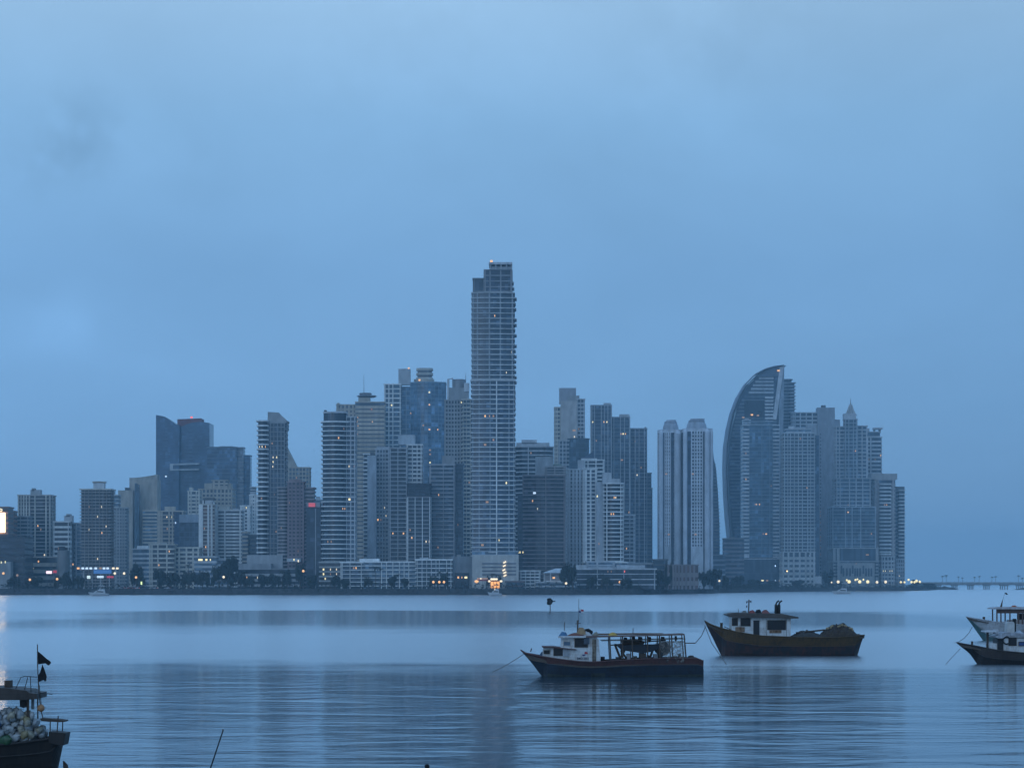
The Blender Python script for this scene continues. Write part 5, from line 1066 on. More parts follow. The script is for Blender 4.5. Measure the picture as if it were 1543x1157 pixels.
A.box('rudder_post', 1056.5, 1060, 1008, 1019, -.15, .15, WOODD)
A.bar('bow_post', [(799.5,981.5),(801,976.5)], .05, STEEL); lump(A,'rope_pile',813,821,982.5,988.5,.5,mat_plain('navy_tarp',(.05,.09,.15),.7),'dark blue bundle on the foredeck of the open frame canopy boat','bundle',8)
lump(A,'net_pile',1034,1049,987.5,992.8,.8,WOODD,'dark net heap on the stern of the long dark blue boat','net',9)
o = A.bar('mooring_rope', [(789,985),(775,994.5),(757,1005),(742,1012)], .028, ROPE); o.parent = None; o.location = A.root.location; tag(o, 'thin mooring rope running from the bow of the long dark blue boat into the water', 'rope')

# --- fishing boat B: the brown boat
Bt = Boat('fishing_boat', 'heavy ochre and black fishing boat with a white cabin and twin exhaust pipes', 1062, 987)
OC = mat_paint('ochre_bulwark', (.105,.062,.026), (.04,.03,.022), .65); HD = mat_paint('dark_hull_paint', (.034,.034,.038), (.10,.042,.032), .8, .9, thr=.51)
BB = mat_paint('brown_boot', (.05,.035,.03), (.02,.018,.016), .7)
shB = Bt.pl([(1062,935.5),(1070,940.5),(1084,945.5),(1109,951.8),(1143,957.2),(1190,959),(1235,960),(1262,959.6),(1286,957.8),(1299,956)])
kB = Bt.pl([(1062,936.8),(1069,951),(1078,969),(1087,988),(1092,998),(1150,1002),(1290,1000),(1291,988),(1299,958.5)])
kB = Bt.pl([(1062,936.8),(1069,951),(1078,969),(1087,988),(1092,998),(1150,1002),(1286,1000),(1293,985),(1299,962)])
hull(Bt.root, shB, kB, 2.4, [HD, OC, DECK, BB], split=.66, deck=.35, full=.22)
cb = Bt.poly('cabin', [(1100.5,955),(1100.5,929),(1189,931),(1189,960.5),(1143,959.5)], -1.6, 1.6, WPAINT)
window(Bt, 1101.6, 1109, 931.2, 941.3, -1.6, cb); window(Bt, 1114.5, 1128, 931.3, 942, -1.6, cb); window(Bt, 1154.5, 1181, 934.4, 947.6, -1.6, cb)
Bt.box('door', 1133, 1142, 934, 956, -1.66, -1.55, DKGL, cb); Bt.box('panel', 1143, 1150, 934, 957.5, -1.64, -1.59, WPAINT, cb)
RUST = mat_paint('rust_patch', (.30,.20,.12), (.08,.035,.02), .9, 2., thr=.46)
Bt.box('rust_panel', 1106, 1120, 944, 951.5, -1.63, -1.58, RUST, cb); Bt.box('rust_panel', 1157, 1175, 948.6, 953.2, -1.63, -1.58, RUST, cb)
for u in (1152.2, 1182.5): Bt.box('panel_seam', u, u+.5, 932, 958, -1.62, -1.58, WOODD, cb)
Bt.poly('cabin_roof', [(1092.5,926.4),(1092.5,924.8),(1102,922.6),(1176,924.2),(1200,929),(1200,931),(1186,931.4),(1150,930.2),(1101,929.2)], -2.1, 2.0, mat_paint('roof_grime', (.10,.085,.075), (.03,.025,.022), .7))
for xa in (1169.2, 1173.6): Bt.bar('exhaust_pipe', [(xa,913),(xa+.3,909.5),(xa+1.6,907),(xa+4.6,904.6)], .10, mat_plain('soot', (.02,.02,.02), .8))

for xa in (1169.3, 1173.8): Bt.bar('exhaust_casing', [(xa,925),(xa,911)], .17, mat_plain('soot', (.02,.02,.02), .8))
m2 = Bt.bar('antenna_mast', [(1128,924),(1128.6,903)], .07, STEEL); Bt.bar('crosstree', [(1125,906.5),(1131.6,905.8)], .05, STEEL, 0, m2)
for u, v in ((1125.2,905.4),(1131.5,904.4),(1125.2,912)): Bt.box('mast_lamp', u-.6, u+.6, v, v+3.2, -.1, .1, BLACK, m2)
Bt.bar('antenna', [(1112.5,923),(1112.7,917)], .03, STEEL)
lump(Bt,'gear_pile',1117,1126,919.5,923.4,.5,mat_plain('grey_gear',(.18,.18,.17),.8),'small grey bundle at the front of the ochre boat cabin roof','gear',11)
lump(Bt,'buoy_pile',1128,1138,919.4,923.8,.5,mat_plain('red_gear',(.28,.07,.06),.8),'red heap of buoys on the ochre boat cabin roof','buoys',12)
lump(Bt,'gear_pile',1137,1148,918.4,924,.6,BLACK,'dark bundle between the two red heaps on the ochre boat roof','gear',13)
lump(Bt,'buoy_pile',1146,1160,919,924.2,.6,mat_plain('red_gear2',(.24,.09,.08),.8),'second red heap nearer the exhaust pipes on the ochre boat roof','buoys',14)
NETB = mat_paint('brown_net', (.055,.04,.032), (.20,.16,.085), .8, 3., .9, .58)
o = heap(Bt,'net_pile',1234,1293,959.5,[(1234,959),(1240,952),(1246,946.5),(1253,943),(1262,941.6),(1271,942),(1279,945),(1285,949.5),(1290,955),(1293,959)],1.9,NETB,21); o.location = Bt.root.location; tag(o,'big brown heap of nets and floats on the stern of the ochre boat','net')
lump(Bt,'net_pile',1188,1242,951,960,1.5,mat_plain('dark_net',(.07,.065,.06),.9),'low dark net heap behind the cabin of the ochre boat','net',22)
rr = random.Random(2)
fl_m = MB().lathe([(.02,-.13),(.09,-.1),(.14,0),(.09,.1),(.02,.13)], 8).mesh('net_float', mat_plain('cork', (.36,.27,.15), .8))
for i in range(26):
    u = rr.uniform(1244,1283); zz = interp([(1236,957),(1245,946.5),(1254,942.5),(1270,941.5),(1282,947),(1292,957)], u)
    o = put('net_float', fl_m, None, (Bt.root.location.x+Bt.x(u), Bt.root.location.y-rr.uniform(.1,1.1), Bt.z(zz+rr.uniform(-.6,2.6)))); o.rotation_euler = (rr.random()*3,rr.random()*3,0)
    tag(o, 'tan cork float lying on the big brown net heap', 'float', 'cork floats on the net heap')
Bt.bar('boom', [(1198,953,-.8),(1222,950.5,-.8),(1242,948.5,-.8)], .11, WOODD); Bt.poly('davit', [(1209,958),(1211.5,958),(1215.5,949.5),(1216.5,948.2),(1213,948.4),(1212,951)], -1.0, -.8, WOODD)
Bt.box('bow_post', 1085.2, 1089, 938, 946.5, -.18, .18, WOODD); Bt.bar('rail', [(1090,943.5,-.8),(1101,948.5,-1.3)], .05, STEEL)
o = Bt.bar('mooring_rope', [(1063,944,0),(1055,957,-2),(1044,967,-4)], .045, ROPE); o.parent = None; o.location = Bt.root.location; tag(o, 'heavy mooring rope hanging from the bow of the ochre boat', 'rope')
o = Bt.bar('mooring_rope', [(1062,942,0),(1050,962,-20),(1032,977,-52)], .04, ROPE); o.parent = None; o.location = Bt.root.location; tag(o, 'slack rope joining the ochre boat bow to the open frame canopy boat', 'rope')

# --- two boats at the right-hand edge
C1 = Boat('fishing_boat', 'white and turquoise fishing boat with a frame wheelhouse, moored behind the black-hulled one', 1456, 964.7)
TQ = mat_paint('turquoise_paint', (.09,.19,.20), (.06,.05,.04), .6); GW = mat_paint('grey_white_bulwark', (.48,.50,.52), (.15,.1,.07), .6)
C_sh = C1.pl([(1456,929),(1465,931),(1483,934),(1500,937.4),(1515,939.6),(1545,941.5),(1600,942),(1640,939)])
C_k = C1.pl([(1456,930),(1464,940),(1473,953),(1482,965.5),(1488,974),(1530,977),(1632,976),(1640,945)])
hull(C1.root, C_sh, C_k, 2.4, [TQ, GW, DECK, mat_plain('soot', (.02,.02,.02), .8)], split=.45, deck=.4, full=.25)
C1.poly('wheelhouse_roof', [(1492.5,917.4),(1492.5,915.6),(1500,914),(1600,914),(1600,917.6)], -2.2, 2.2, mat_paint('roof_white', (.5,.5,.52), (.2,.1,.07), .6))
BRW = mat_paint('brown_frame_paint', (.13,.075,.06), (.05,.04,.03), .5)
C1.box('fascia', 1498, 1590, 917.4, 923.5, -1.75, -1.6, BRW)
for u in (1498.5,1504.5,1518,1531,1537,1549,1562,1575): C1.box('post', u-.9, u+.9, 917.4, 941, -1.8, -1.62, BRW)
for u in (1499,1518,1537,1560): C1.box('post', u-.9, u+.9, 917.4, 941, 1.5, 1.65, BRW)
C1.poly('cabin', [(1520,942),(1520,934),(1545,932.5),(1590,932.5),(1590,943)], -1.6, 1.5, mat_paint('rust_white', (.35,.33,.32), (.18,.08,.05), .7))
C1.box('sill', 1498, 1520, 935.5, 938, -1.78, -1.6, GW); C1.box('engine_casing', 1534, 1541, 924, 934, -1.2, .2, BLACK)
C1.box('bow_post', 1481, 1484, 929, 935, -.2, .2, WOODD)
C1.poly('mast', [(1507,914),(1510,914),(1510.8,905),(1511.4,902),(1510,905)], -.1, .1, STEEL)
flag('pennant', C1.pl([(1513.6,893.4),(1516,895.6),(1518.8,895.4),(1517.2,893.6),(1515.8,892.4)]), BLACK, C1.root); C1.bar('flagstaff', [(1511,903),(1514.6,892.5)], .018, STEEL)
lump(C1,'roof_bundle',1523,1533,911.6,914.4,.5,mat_plain('red_gear3',(.4,.12,.06),.8),'orange-red bundle on the roof of the white and turquoise boat','bundle',31)
o = C1.bar('mooring_rope', [(1465,944,0),(1452,952.5,-4),(1436,960,-8),(1420,964.3,-12),(1405,965.3,-14)], .04, ROPE); o.parent = None; o.location = C1.root.location; tag(o, 'sagging mooring rope from the bow of the white and turquoise boat', 'rope')

C2 = Boat('fishing_boat', 'low black-hulled fishing boat with a curved cabin roof, moored nearest the edge', 1442, 1000)
BH = mat_paint('black_hull_paint', (.022,.022,.024), (.07,.05,.04), .5); BRB = mat_paint('brown_bulwark', (.055,.045,.042), (.10,.075,.06), .5)
C_sh = C2.pl([(1442,968),(1450,969.8),(1464,972),(1488,977),(1500,979.3),(1543,983.5),(1600,985),(1680,982)])
C_k = C2.pl([(1442,969.2),(1452,977),(1460,983),(1466,991),(1473,1001),(1480,1010),(1540,1013),(1674,1012),(1680,990)])
hull(C2.root, C_sh, C_k, 1.9, [BH, BRB, DECK, BH], split=.6, deck=.35, full=.25)
c2 = C2.poly('cabin', [(1508,984),(1508,961),(1600,961),(1600,987)], -1.4, 1.3, WPAINT)
C2.box('cabin_step', 1488.5, 1499, 968.5, 979.5, -1.2, 1.1, WPAINT); C2.box('door', 1499.5, 1507.5, 962, 979.8, -1.3, 1.1, DKGL)
window(C2, 1516, 1526.5, 960.5, 971.2, -1.4, c2); window(C2, 1531, 1539, 966.6, 971.6, -1.4, c2, mat_plain('blue_crate', (.03,.07,.2), .5)); window(C2, 1545, 1560, 962, 971.6, -1.4, c2)
C2.poly('cabin_roof', [(1495,959.3),(1495,957.6),(1500,957.2),(1504,954.5),(1508,952.2),(1514,951.6),(1545,954.6),(1600,956),(1600,958),(1512,956.4),(1506,960.6),(1500,961)], -1.75, 1.6, mat_paint('roof_white2', (.42,.44,.47), (.04,.03,.03), .7))
C2.poly('roof_plate', [(1480.5,951.8),(1480.5,949.8),(1497,949.8),(1499,951.8)], -1.2, .8, mat_plain('pale_plate', (.62,.64,.66), .6)); C2.box('stanchion', 1497, 1503, 948, 955, -.6, .2, mat_plain('pale_plate2', (.5,.5,.52), .6))
C2.box('stanchion', 1486, 1489, 951.6, 976.5, -.3, -.1, WOODD); 
o = C2.poly('water_tank', [(1515.5,952.5),(1516,939),(1517.5,936.6),(1526,936.6),(1527.2,939),(1527.2,953)], -.5, .6, mat_plain('dull_white', (.5,.5,.48), .6), None); o.parent = None; o.location = C2.root.location; tag(o, 'upright white box tank on the curved roof of the black-hulled boat', 'tank')
o = lump(C2,'tarpaulin_bundle',1528,1541,950,954.4,.6,mat_plain('pale_blue_tarp',(.45,.5,.55),.6),'pale folded tarpaulin on the curved roof of the black-hulled boat','tarpaulin',33)
C2.box('chimney', 1528.5, 1533, 932, 954, .6, .9, BLACK); C2.box('bow_post', 1463.5, 1466, 965.8, 972.6, -.15, .15, WOODD)
wl = MB().tube([(0.36*math.cos(a*math.pi/8),0,.36*math.sin(a*math.pi/8)) for a in range(17)], .08, 6).obj('tyre_fender', mat_plain('rubber', (.02,.02,.02), .8), C2.root, (C2.x(1512), -1.5, C2.z(964)))
o = C2.bar('mooring_rope', [(1447,977,0),(1438,983,-1),(1428,990,-2),(1417,999,-3)], .022, ROPE); o.parent = None; o.location = C2.root.location; tag(o, 'thin mooring rope from the bow of the black-hulled boat', 'rope')

# --- boat at the left edge, stern towards the middle, heaped with plastic jugs
D_ = Boat('fishing_boat', 'black wooden boat stacked with plastic jugs, flying two black pennants at its stern', 104, 1162)

DK = mat_paint('tarred_wood', (.020,.018,.017), (.05,.04,.034), .5)
sh = D_.pl([(-250,1098),(-200,1110),(-120,1121),(-40,1124),(0,1121),(40,1117),(78,1112),(93,1108)])
kk = D_.pl([(-250,1099),(-225,1140),(-200,1170),(-150,1178),(60,1178),(90,1172),(92.5,1150),(93,1130)])
hull(D_.root, sh, kk, 1.35, [DK, DK, DECK, DK], split=.7, deck=.3, full=.4, aft=.55)
D_.poly('stern_platform', [(80,1100),(105.5,1102),(102.5,1120),(97,1120.5),(80,1116)], -1.0, .1, DK)
D_.poly('rudder', [(95,1146),(96.5,1146),(102,1152),(104,1166),(96,1166)], -.06, .06, WOODD)
D_.poly('canopy_roof', [(-220,1042),(-220,1038),(0,1033.5),(20,1035),(48,1038.5),(52,1042),(63,1043),(63,1051),(40,1052.5),(-220,1054)], -1.1, 1.1, mat_paint('canopy_wood', (.06,.05,.045), (.02,.018,.016), .6))
D_.box('roof_box', 9.5, 18.5, 1024.5, 1036, -.4, .1, WOODD)
for u in (0,-60,-130,47.5,49.5): D_.bar('canopy_post', [(u,1050,-.9),(u,1120,-.95)], .03, WOODD); 
for u in (-30,50.5): D_.bar('canopy_post', [(u,1050,.9),(u,1120,.95)], .03, WOODD)
PIPE = mat_plain('dark_pipe', (.06,.065,.07), .5, .4)
for p in (((28,1036),(36,1019),(42,1017.3),(50,1018),(60,1018.6)),((40,1043),(46,1019)),((51,1041),(50,1018.5))): D_.bar('roof_frame', p, .018, PIPE, -.6)
D_.bar('flag_pole', [(60,970),(60.2,1002),(62,1042),(65,1068),(68.5,1082)], .022, WOODD, -.5); D_.bar('brace', [(62.5,1030),(66,1062)], .014, WOODD, -.5); D_.bar('brace', [(61.5,1042),(60,1070)], .02, WOODD, -.5)
def dflag(q, lb):
    o = flag('pennant', D_.pl(q), BLACK, D_.root, .012); o.location = (0,-.52,0)
dflag([(60.8,980.4),(60.4,1000),(72,998.5),(76.5,1001.5),(78,1001),(81.5,997.5),(80,995),(74,991),(67,985)], '')
dflag([(67,999.5),(63.5,1012),(60.5,1018),(63,1026),(69,1023.5),(71,1025.8),(72.5,1024),(73.2,1018),(70,1008)], '')
D_.bar('spar', [(55,1042),(82,1044.8)], .02, PIPE, -.4)
D_.poly('stern_rail', [(65,1080.5),(90,1082),(103,1083.5),(103,1085.5),(95,1086),(68,1084.5)], -.8, .0, WOODD)
D_.bar('rail_post', [(80.5,1085),(80.2,1103)], .025, WOODD, -.7); D_.bar('rail_post', [(92.5,1076.5),(90.6,1102)], .025, WOODD, -.7); D_.bar('rail_post', [(92,1085),(91.4,1102)], .025, WOODD, .4)
bm = MB().lathe([(.02,-.16),(.1,-.125),(.155,-.05),(.16,.02),(.13,.1),(.06,.15),(.02,.16)], 14)
o = put('buoy', bm.mesh('buoy', mat_plain('orange_buoy', (.40,.20,.09), .6), True), None, (PX(67,D_.D), D_.D-.75, D_.z(1065))); tag(o, 'round orange buoy hanging on the flag pole of the jug-laden boat', 'buoy')
o = D_.poly('hanging_bag', [(36.5,1052.8),(46.5,1052.8),(47,1063),(42,1064.5),(36.8,1062.5)], -.95, -.7, BLACK, None); o.parent = None; o.location = D_.root.location; tag(o, 'black bag hanging under the canopy of the jug-laden boat', 'bag')
o = D_.box('hanging_cloth', 52, 56.5, 1052, 1067, -.7, -.68, mat_plain('grey_cloth', (.15,.18,.2), .9)); o.parent = None; o.location = D_.root.location; tag(o, 'grey strip of cloth hanging under the canopy of the jug-laden boat', 'cloth')
D_.bar('hold_rail', [(8,1066,-.5),(22,1065,-.5),(40,1068,-.5)], .012, PIPE)
# plastic jugs
jp = [(.02,0),(.15,0),(.17,.04),(.17,.30),(.15,.36),(.06,.43),(.045,.45),(.045,.49),(.02,.495)]
def jug_mesh(c, nm):
    m = bpy.data.materials.new(nm); N, L, P = nt(m)
    P.inputs['Base Color'].default_value = (*c, 1); P.inputs['Roughness'].default_value = .35; P.inputs['Transmission Weight'].default_value = .15
    tc_ = N.new('ShaderNodeTexCoord'); n_ = N.new('ShaderNodeTexNoise'); n_.inputs['Scale'].default_value = 6; L.new(tc_.outputs['Object'], n_.inputs['Vector'])
    mx = N.new('ShaderNodeMix'); mx.data_type = 'RGBA'; mx.inputs['A'].default_value = (*[v*.35 for v in c],1); mx.inputs['B'].default_value = (*[min(.85,v*1.3) for v in c],1); L.new(n_.outputs['Fac'], mx.inputs['Factor']); L.new(mx.outputs['Result'], P.inputs['Base Color'])
    jm = MB().lathe(jp, 16)
    jm.v = [(x*(1 + (.22 if z < .34 else 0)*abs(math.sin(2*math.atan2(y, x)))), y*(.86 + (.22 if z < .34 else 0)*abs(math.sin(2*math.atan2(y, x)))), z) for x, y, z in jm.v]
    jm.tube([(.05,0,.43),(.13,0,.44),(.155,0,.36)], .022, 6)
    return jm.mesh('plastic_jug', m, True)
JM = [jug_mesh((.52,.54,.54),'milky_plastic'), jug_mesh((.38,.42,.44),'clear_plastic'), jug_mesh((.46,.42,.32),'yellowed_plastic')]
JG = jug_mesh((.05,.13,.06),'green_plastic'); JB = jug_mesh((.05,.10,.25),'blue_plastic'); JY = jug_mesh((.34,.28,.15),'yellow_plastic')
rr = random.Random(11)
def jug(px, py, y, me, lb, grp=None, sc_=1.):
    o = put('plastic_jug', me, None, (PX(px,D_.D), D_.D+y, D_.z(py))); o.rotation_euler = (rr.uniform(-1.3,1.3), rr.uniform(-1.3,1.3), rr.uniform(0,6)); o.scale = (sc_,)*3
    tag(o, lb, 'jug', grp)
for row, (pyb, u0, u1) in enumerate(((1111,-40,58),(1103,-40,70),(1095,-40,72),(1087,-40,66),(1079,-36,56),(1073,-30,44))):
    u = u0
    while u < u1:
        for y in ((-.80,-.35) if row < 5 else (-.6,)):
            lb, grp = 'milky plastic jug in the heap on the black wooden boat', 'jugs heaped on the black wooden boat'
            jug(u+rr.uniform(-2,2), pyb+rr.uniform(-2.5,2.5)+3, y+rr.uniform(-.1,.1), rr.choice(JM[:2]) if rr.random() < .85 else JM[2], lb, grp, rr.uniform(.55,.95))
        u += 7.2
jug(11,1114,-1.0,JG,'green jug low in the heap on the black wooden boat',None,1.15); jug(1,1093,-1.05,JB,'blue jug in the heap near the canopy post',None,.8); jug(49,1088,-1.0,JY,'bright yellow jug in the middle of the heap',None,.75); jug(41,1108,-.95,JY,'dull yellow jug low in the heap beside the milky ones',None,.8)

# --- motor yachts off the far shore
def yacht(px0_, px1_, yw, top, label, Y=None):
    Y = CAMH*F/(yw-HY); Ln = (px1_-px0_)*Y/F; h_ = PZ(top, Y)
    o = thing('motor_yacht', label, 'motor boat', (PX(px0_,Y),Y,0), 'motor yachts off the far shore')
    Wm = mat_plain('gelcoat', (.62,.63,.64), .35)
    hull(o, [(0,1.75),(Ln*.3,1.5),(Ln*.75,1.15),(Ln,1.1)], [(0,1.6),(Ln*.08,.5),(Ln*.16,-.4),(Ln*.95,-.5),(Ln,0)], Ln*.14, [Wm, Wm, Wm, mat_plain('boot_blue', (.05,.06,.1), .5)], split=.8, deck=.25, n=20)
    q = Ln
    MB().slab([(q*.24,1.35),(q*.82,1.0),(q*.80,2.55),(q*.45,2.65),(q*.36,2.4)], -q*.1, q*.1).obj('cabin', Wm, o)
    MB().slab([(q*.38,1.9),(q*.76,1.75),(q*.75,2.3),(q*.46,2.4)], -q*.1-.06, -q*.1+.04).obj('window', DKGL, o)
    MB().slab([(q*.46,2.66),(q*.80,2.56),(q*.79,3.3),(q*.54,3.35)], -q*.085, q*.085).obj('flybridge', Wm, o)
    MB().slab([(q*.52,h_*.86),(q*.8,h_*.84),(q*.8,h_*.88),(q*.52,h_*.9)], -q*.09, q*.09).obj('hardtop', Wm, o)
    for x in (.55,.78): MB().tube([(q*x,-q*.08,3.2),(q*x+.1,-q*.08,h_*.86)], .07, 5).obj('hardtop_post', Wm, o)
    MB().tube([(q*.68,0,h_*.87),(q*.69,0,h_*1.04)], .06, 5).obj('mast', Wm, o)
    for y in (-1,1): MB().tube([(q*.06,y*q*.05,2.5),(q*.2,y*q*.1,2.4),(q*.34,y*q*.12,2.2)], .05, 5).obj('bow_rail', mat_plain('steel', (.2,.2,.21), .5, .5), o)
    o.scale = (1,1,1.4)
    return o, Y, Ln
yacht(133,164,897.6,885,'small white motor yacht cruising below the dark balcony-lined tower')
yacht(1254,1281,894.6,881.5,'white motor yacht with a tall flybridge off the shore below the spire tower')
o, Y, Ln = yacht(735,756,897.4,889.5,'tiny motor boat with a light, below the tallest tower')
MB().lathe([(.1,0),(.5,.3),(.5,.8),(.1,1.1)], 8).obj('lamp', LAMP['w'], o, (Ln*.52,0,PZ(890,Y)/1.4))

# --- net marker, leaning pole and mooring post in the water
Y = CAMH*F/(922.5-HY); o = thing('marker_buoy', 'dark net marker pole with a ragged black flag, standing in open water', 'marker', (PX(829,Y),Y,0)); s = Y/F
MB().tube([(0,0,-.8),(0,0,PZ(904,Y))], .12, 6).obj('pole', WOODD, o)
flag('flag', [((a-829)*s, PZ(c,Y)) for a, c in ((828.6,911.5),(825.5,911),(823.6,909.5),(824.6,905.5),(823.8,902.5),(826.5,901),(829.5,900.6),(832,903),(833.5,905.2),(837,904.6),(836.6,906.2),(833,906.8),(831.5,909.5),(830,911))], BLACK, o, .1)
Y = 97.; s = Y/F; o = thing('leaning_pole', 'thin dark pole leaning out of the water', 'pole', (PX(310.5,Y),Y,0))
MB().tube([(-.08,0,-.5),(0,0,0),((336-310.5)*s,0,PZ(1100.5,Y))], .036, 7, r2=.025).obj('shaft', BLACK, o); MB().lathe([(.02,0),(.035,.01),(.035,.05),(.01,.07)], 7).obj('tip', WOODD, o, ((336-310.5)*s,0,PZ(1100.5,Y)))
Y = 96.; o = thing('mooring_post', 'dark round-headed mooring post just breaking the water surface', 'post', (PX(643.5,Y),Y,0)); s = Y/F
MB().lathe([(.09,-.8),(.09,PZ(1156,Y)),(.10,PZ(1155,Y)),(.10,PZ(1153,Y)),(.07,PZ(1151.2,Y)),(.02,PZ(1150.6,Y))], 12).obj('pile', BLACK, o, smooth=True)

# ------------------------------------------------------------------ haze
hz = bpy.data.materials.new('haze_air'); hz.use_nodes = True; N = hz.node_tree.nodes; L = hz.node_tree.links
N.remove(N['Principled BSDF']); pv_ = N.new('ShaderNodeVolumePrincipled')
pv_.inputs['Color'].default_value = (.58,.86,1,1); pv_.inputs['Density'].default_value = .000105; pv_.inputs['Anisotropy'].default_value = 0.
L.new(pv_.outputs['Volume'], N['Material Output'].inputs['Volume'])
tag(MB().box(-9000,9000,-600,13000,-3,275).obj('haze', hz), kind='stuff')

# ------------------------------------------------------------------ sky and light
SUN_EL, SUN_ROT = math.radians(5), math.radians(205)
w = bpy.data.worlds.new('World'); scn.world = w; w.use_nodes = True; N = w.node_tree.nodes; L = w.node_tree.links
bg = N['Background']; sky = N.new('ShaderNodeTexSky'); sky.sky_type = 'NISHITA'; sky.sun_disc = False; sky.sun_elevation = SUN_EL; sky.sun_rotation = SUN_ROT; sky.ozone_density = 4; sky.dust_density = .5
tc = N.new('ShaderNodeTexCoord'); sp_ = N.new('ShaderNodeSeparateXYZ'); L.new(tc.outputs['Generated'], sp_.inputs[0])
# overcast deck: blue dusk cloud, thinner and brighter overhead, with a few soft streaks
cr = N.new('ShaderNodeValToRGB'); e = cr.color_ramp.elements
def lin(c): return tuple(((v/255+.055)/1.055)**2.4 if v/255 > .04045 else v/255/12.92 for v in c)
STOPS = [(0,(122,166,212)),(.07,(119,166,214)),(.13,(123,170,217)),(.19,(135,181,223)),(.24,(153,192,227)),(.4,(128,173,224)),(1,(124,171,226))]
e[0].position = STOPS[0][0]; e[0].color = (*lin(STOPS[0][1]),1); e[1].position = STOPS[-1][0]; e[1].color = (*lin(STOPS[-1][1]),1)
for p_, c_ in STOPS[1:-1]:
    q = e.new(p_); q.color = (*lin(c_),1)
L.new(sp_.outputs['Z'], cr.inputs['Fac'])
mp = N.new('ShaderNodeMapping'); mp.inputs['Scale'].default_value = (5,5,10); L.new(tc.outputs['Generated'], mp.inputs['Vector'])
no = N.new('ShaderNodeTexNoise'); no.inputs['Scale'].default_value = 1.3; no.inputs['Detail'].default_value = 5; no.inputs['Roughness'].default_value = .55; no.inputs['Distortion'].default_value = .4
L.new(mp.outputs['Vector'], no.inputs['Vector'])
m1 = N.new('ShaderNodeMapRange'); m1.inputs['From Min'].default_value = .3; m1.inputs['From Max'].default_value = .7; m1.inputs['To Min'].default_value = .93; m1.inputs['To Max'].default_value = 1.06
L.new(no.outputs['Fac'], m1.inputs['Value'])
# the sky is a little paler to the west (left) than to the east (right)
m2_ = N.new('ShaderNodeMapRange'); m2_.inputs['From Min'].default_value = -.25; m2_.inputs['From Max'].default_value = .25; m2_.inputs['To Min'].default_value = 1.06; m2_.inputs['To Max'].default_value = .90
L.new(sp_.outputs['X'], m2_.inputs['Value'])
ml = N.new('ShaderNodeMath'); ml.operation = 'MULTIPLY'; L.new(m1.outputs['Result'], ml.inputs[0]); L.new(m2_.outputs['Result'], ml.inputs[1])
no2 = N.new('ShaderNodeTexNoise'); no2.inputs['Scale'].default_value = 42; no2.inputs['Detail'].default_value = 6; no2.inputs['Roughness'].default_value = .6; L.new(tc.outputs['Generated'], no2.inputs['Vector'])
def cloud(px, py, rad, gain):
    d = Vector(((px-CX)/F, 1, (HY-py)/F)).normalized()
    ds = N.new('ShaderNodeVectorMath'); ds.operation = 'DISTANCE'; L.new(tc.outputs['Generated'], ds.inputs[0]); ds.inputs[1].default_value = d
    a = N.new('ShaderNodeMapRange'); a.interpolation_type = 'SMOOTHSTEP'; a.inputs['From Max'].default_value = rad; a.inputs['To Min'].default_value = 1; a.inputs['To Max'].default_value = 0; L.new(ds.outputs['Value'], a.inputs['Value'])
    q = N.new('ShaderNodeMapRange'); q.interpolation_type = 'SMOOTHSTEP'; q.inputs['From Min'].default_value = .28; q.inputs['From Max'].default_value = .66; L.new(no2.outputs['Fac'], q.inputs['Value'])
    m_ = N.new('ShaderNodeMath'); m_.operation = 'MULTIPLY'; L.new(a.outputs['Result'], m_.inputs[0]); L.new(q.outputs['Result'], m_.inputs[1])
    g = N.new('ShaderNodeMath'); g.operation = 'MULTIPLY_ADD'; g.inputs[1].default_value = gain; g.inputs[2].default_value = 1; L.new(m_.outputs[0], g.inputs[0])
    o_ = N.new('ShaderNodeMath'); o_.operation = 'MULTIPLY'; L.new(g.outputs[0], o_.inputs[0]); return o_
last = ml
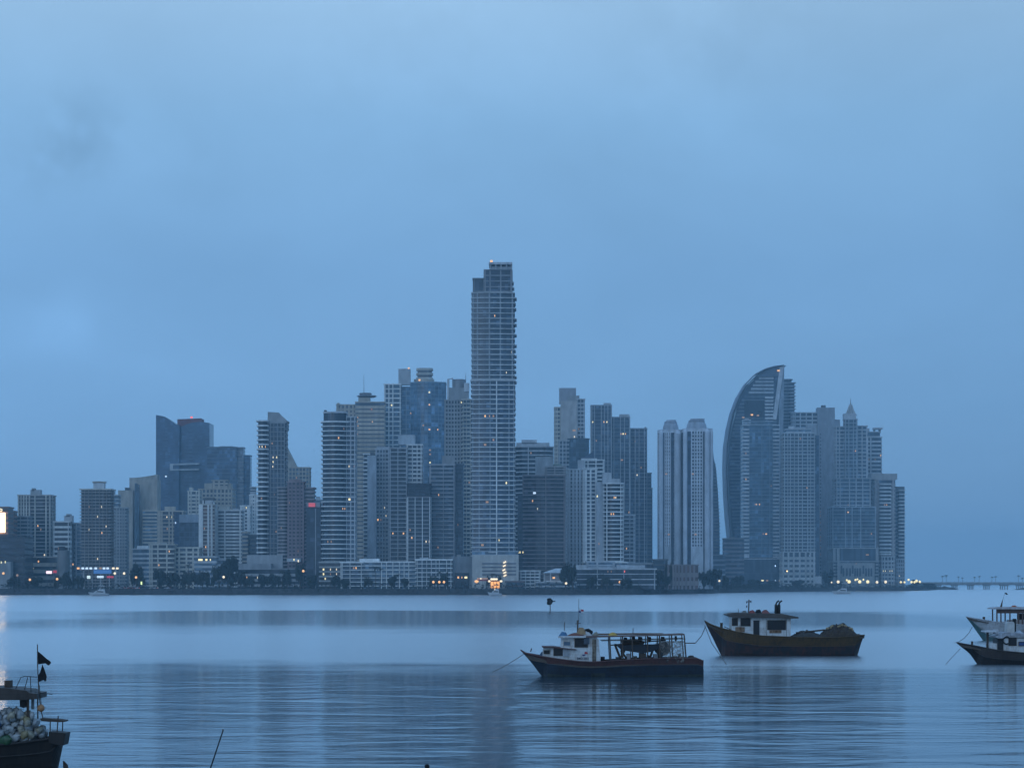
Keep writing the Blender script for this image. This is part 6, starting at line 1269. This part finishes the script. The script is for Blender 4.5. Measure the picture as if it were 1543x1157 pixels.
for args in ((125,195,.030,-.15),(75,240,.026,-.12),(300,250,.03,-.06),(118,485,.022,.12),(50,505,.022,.09),(600,40,.10,.05),(1100,25,.09,.07)):
    c_ = cloud(*args); L.new(last.outputs[0], c_.inputs[1]); last = c_
ml = last
vs_ = N.new('ShaderNodeVectorMath'); vs_.operation = 'SCALE'; L.new(cr.outputs['Color'], vs_.inputs[0]); L.new(ml.outputs[0], vs_.inputs['Scale'])
# Nishita dusk sky behind the cloud deck, both brought to one brightness
dv = N.new('ShaderNodeVectorMath'); dv.operation = 'SCALE'; dv.inputs['Scale'].default_value = 1/.1/.9; L.new(vs_.outputs['Vector'], dv.inputs[0])
mxs = N.new('ShaderNodeMix'); mxs.data_type = 'RGBA'; mxs.inputs['Factor'].default_value = .9
L.new(sky.outputs['Color'], mxs.inputs['A']); L.new(dv.outputs['Vector'], mxs.inputs['B']); L.new(mxs.outputs['Result'], bg.inputs['Color'])
bg.inputs['Strength'].default_value = .1
sl = bpy.data.lights.new('sun', 'SUN'); sl.energy = .36; sl.angle = math.radians(50); sl.color = (.74,.87,1.)
so = bpy.data.objects.new('sun', sl); COL.objects.link(so)
dirv = Vector((math.sin(SUN_ROT)*math.cos(math.radians(25)), math.cos(SUN_ROT)*math.cos(math.radians(25)), math.sin(math.radians(25))))
so.rotation_euler = dirv.to_track_quat('Z', 'Y').to_euler()

# ------------------------------------------------------------------ camera and render settings
cam = bpy.data.cameras.new('camera'); co = bpy.data.objects.new('camera', cam); COL.objects.link(co)
co.location = (0,0,CAMH); co.rotation_euler = (math.radians(90),0,0)
cam.sensor_width = 36; cam.lens = 36*F/1543; cam.shift_y = (HY-578.5)/1543; cam.clip_start = 1; cam.clip_end = 40000
scn.camera = co
scn.view_settings.view_transform = 'Standard'; scn.view_settings.look = 'None'; scn.view_settings.exposure = 0; scn.view_settings.gamma = 1
scn.cycles.use_denoising = True
scn.cycles.volume_bounces = 2; scn.cycles.max_bounces = 6; scn.cycles.diffuse_bounces = 2; scn.cycles.glossy_bounces = 3; scn.cycles.transparent_max_bounces = 8
scn.cycles.sample_clamp_indirect = 4
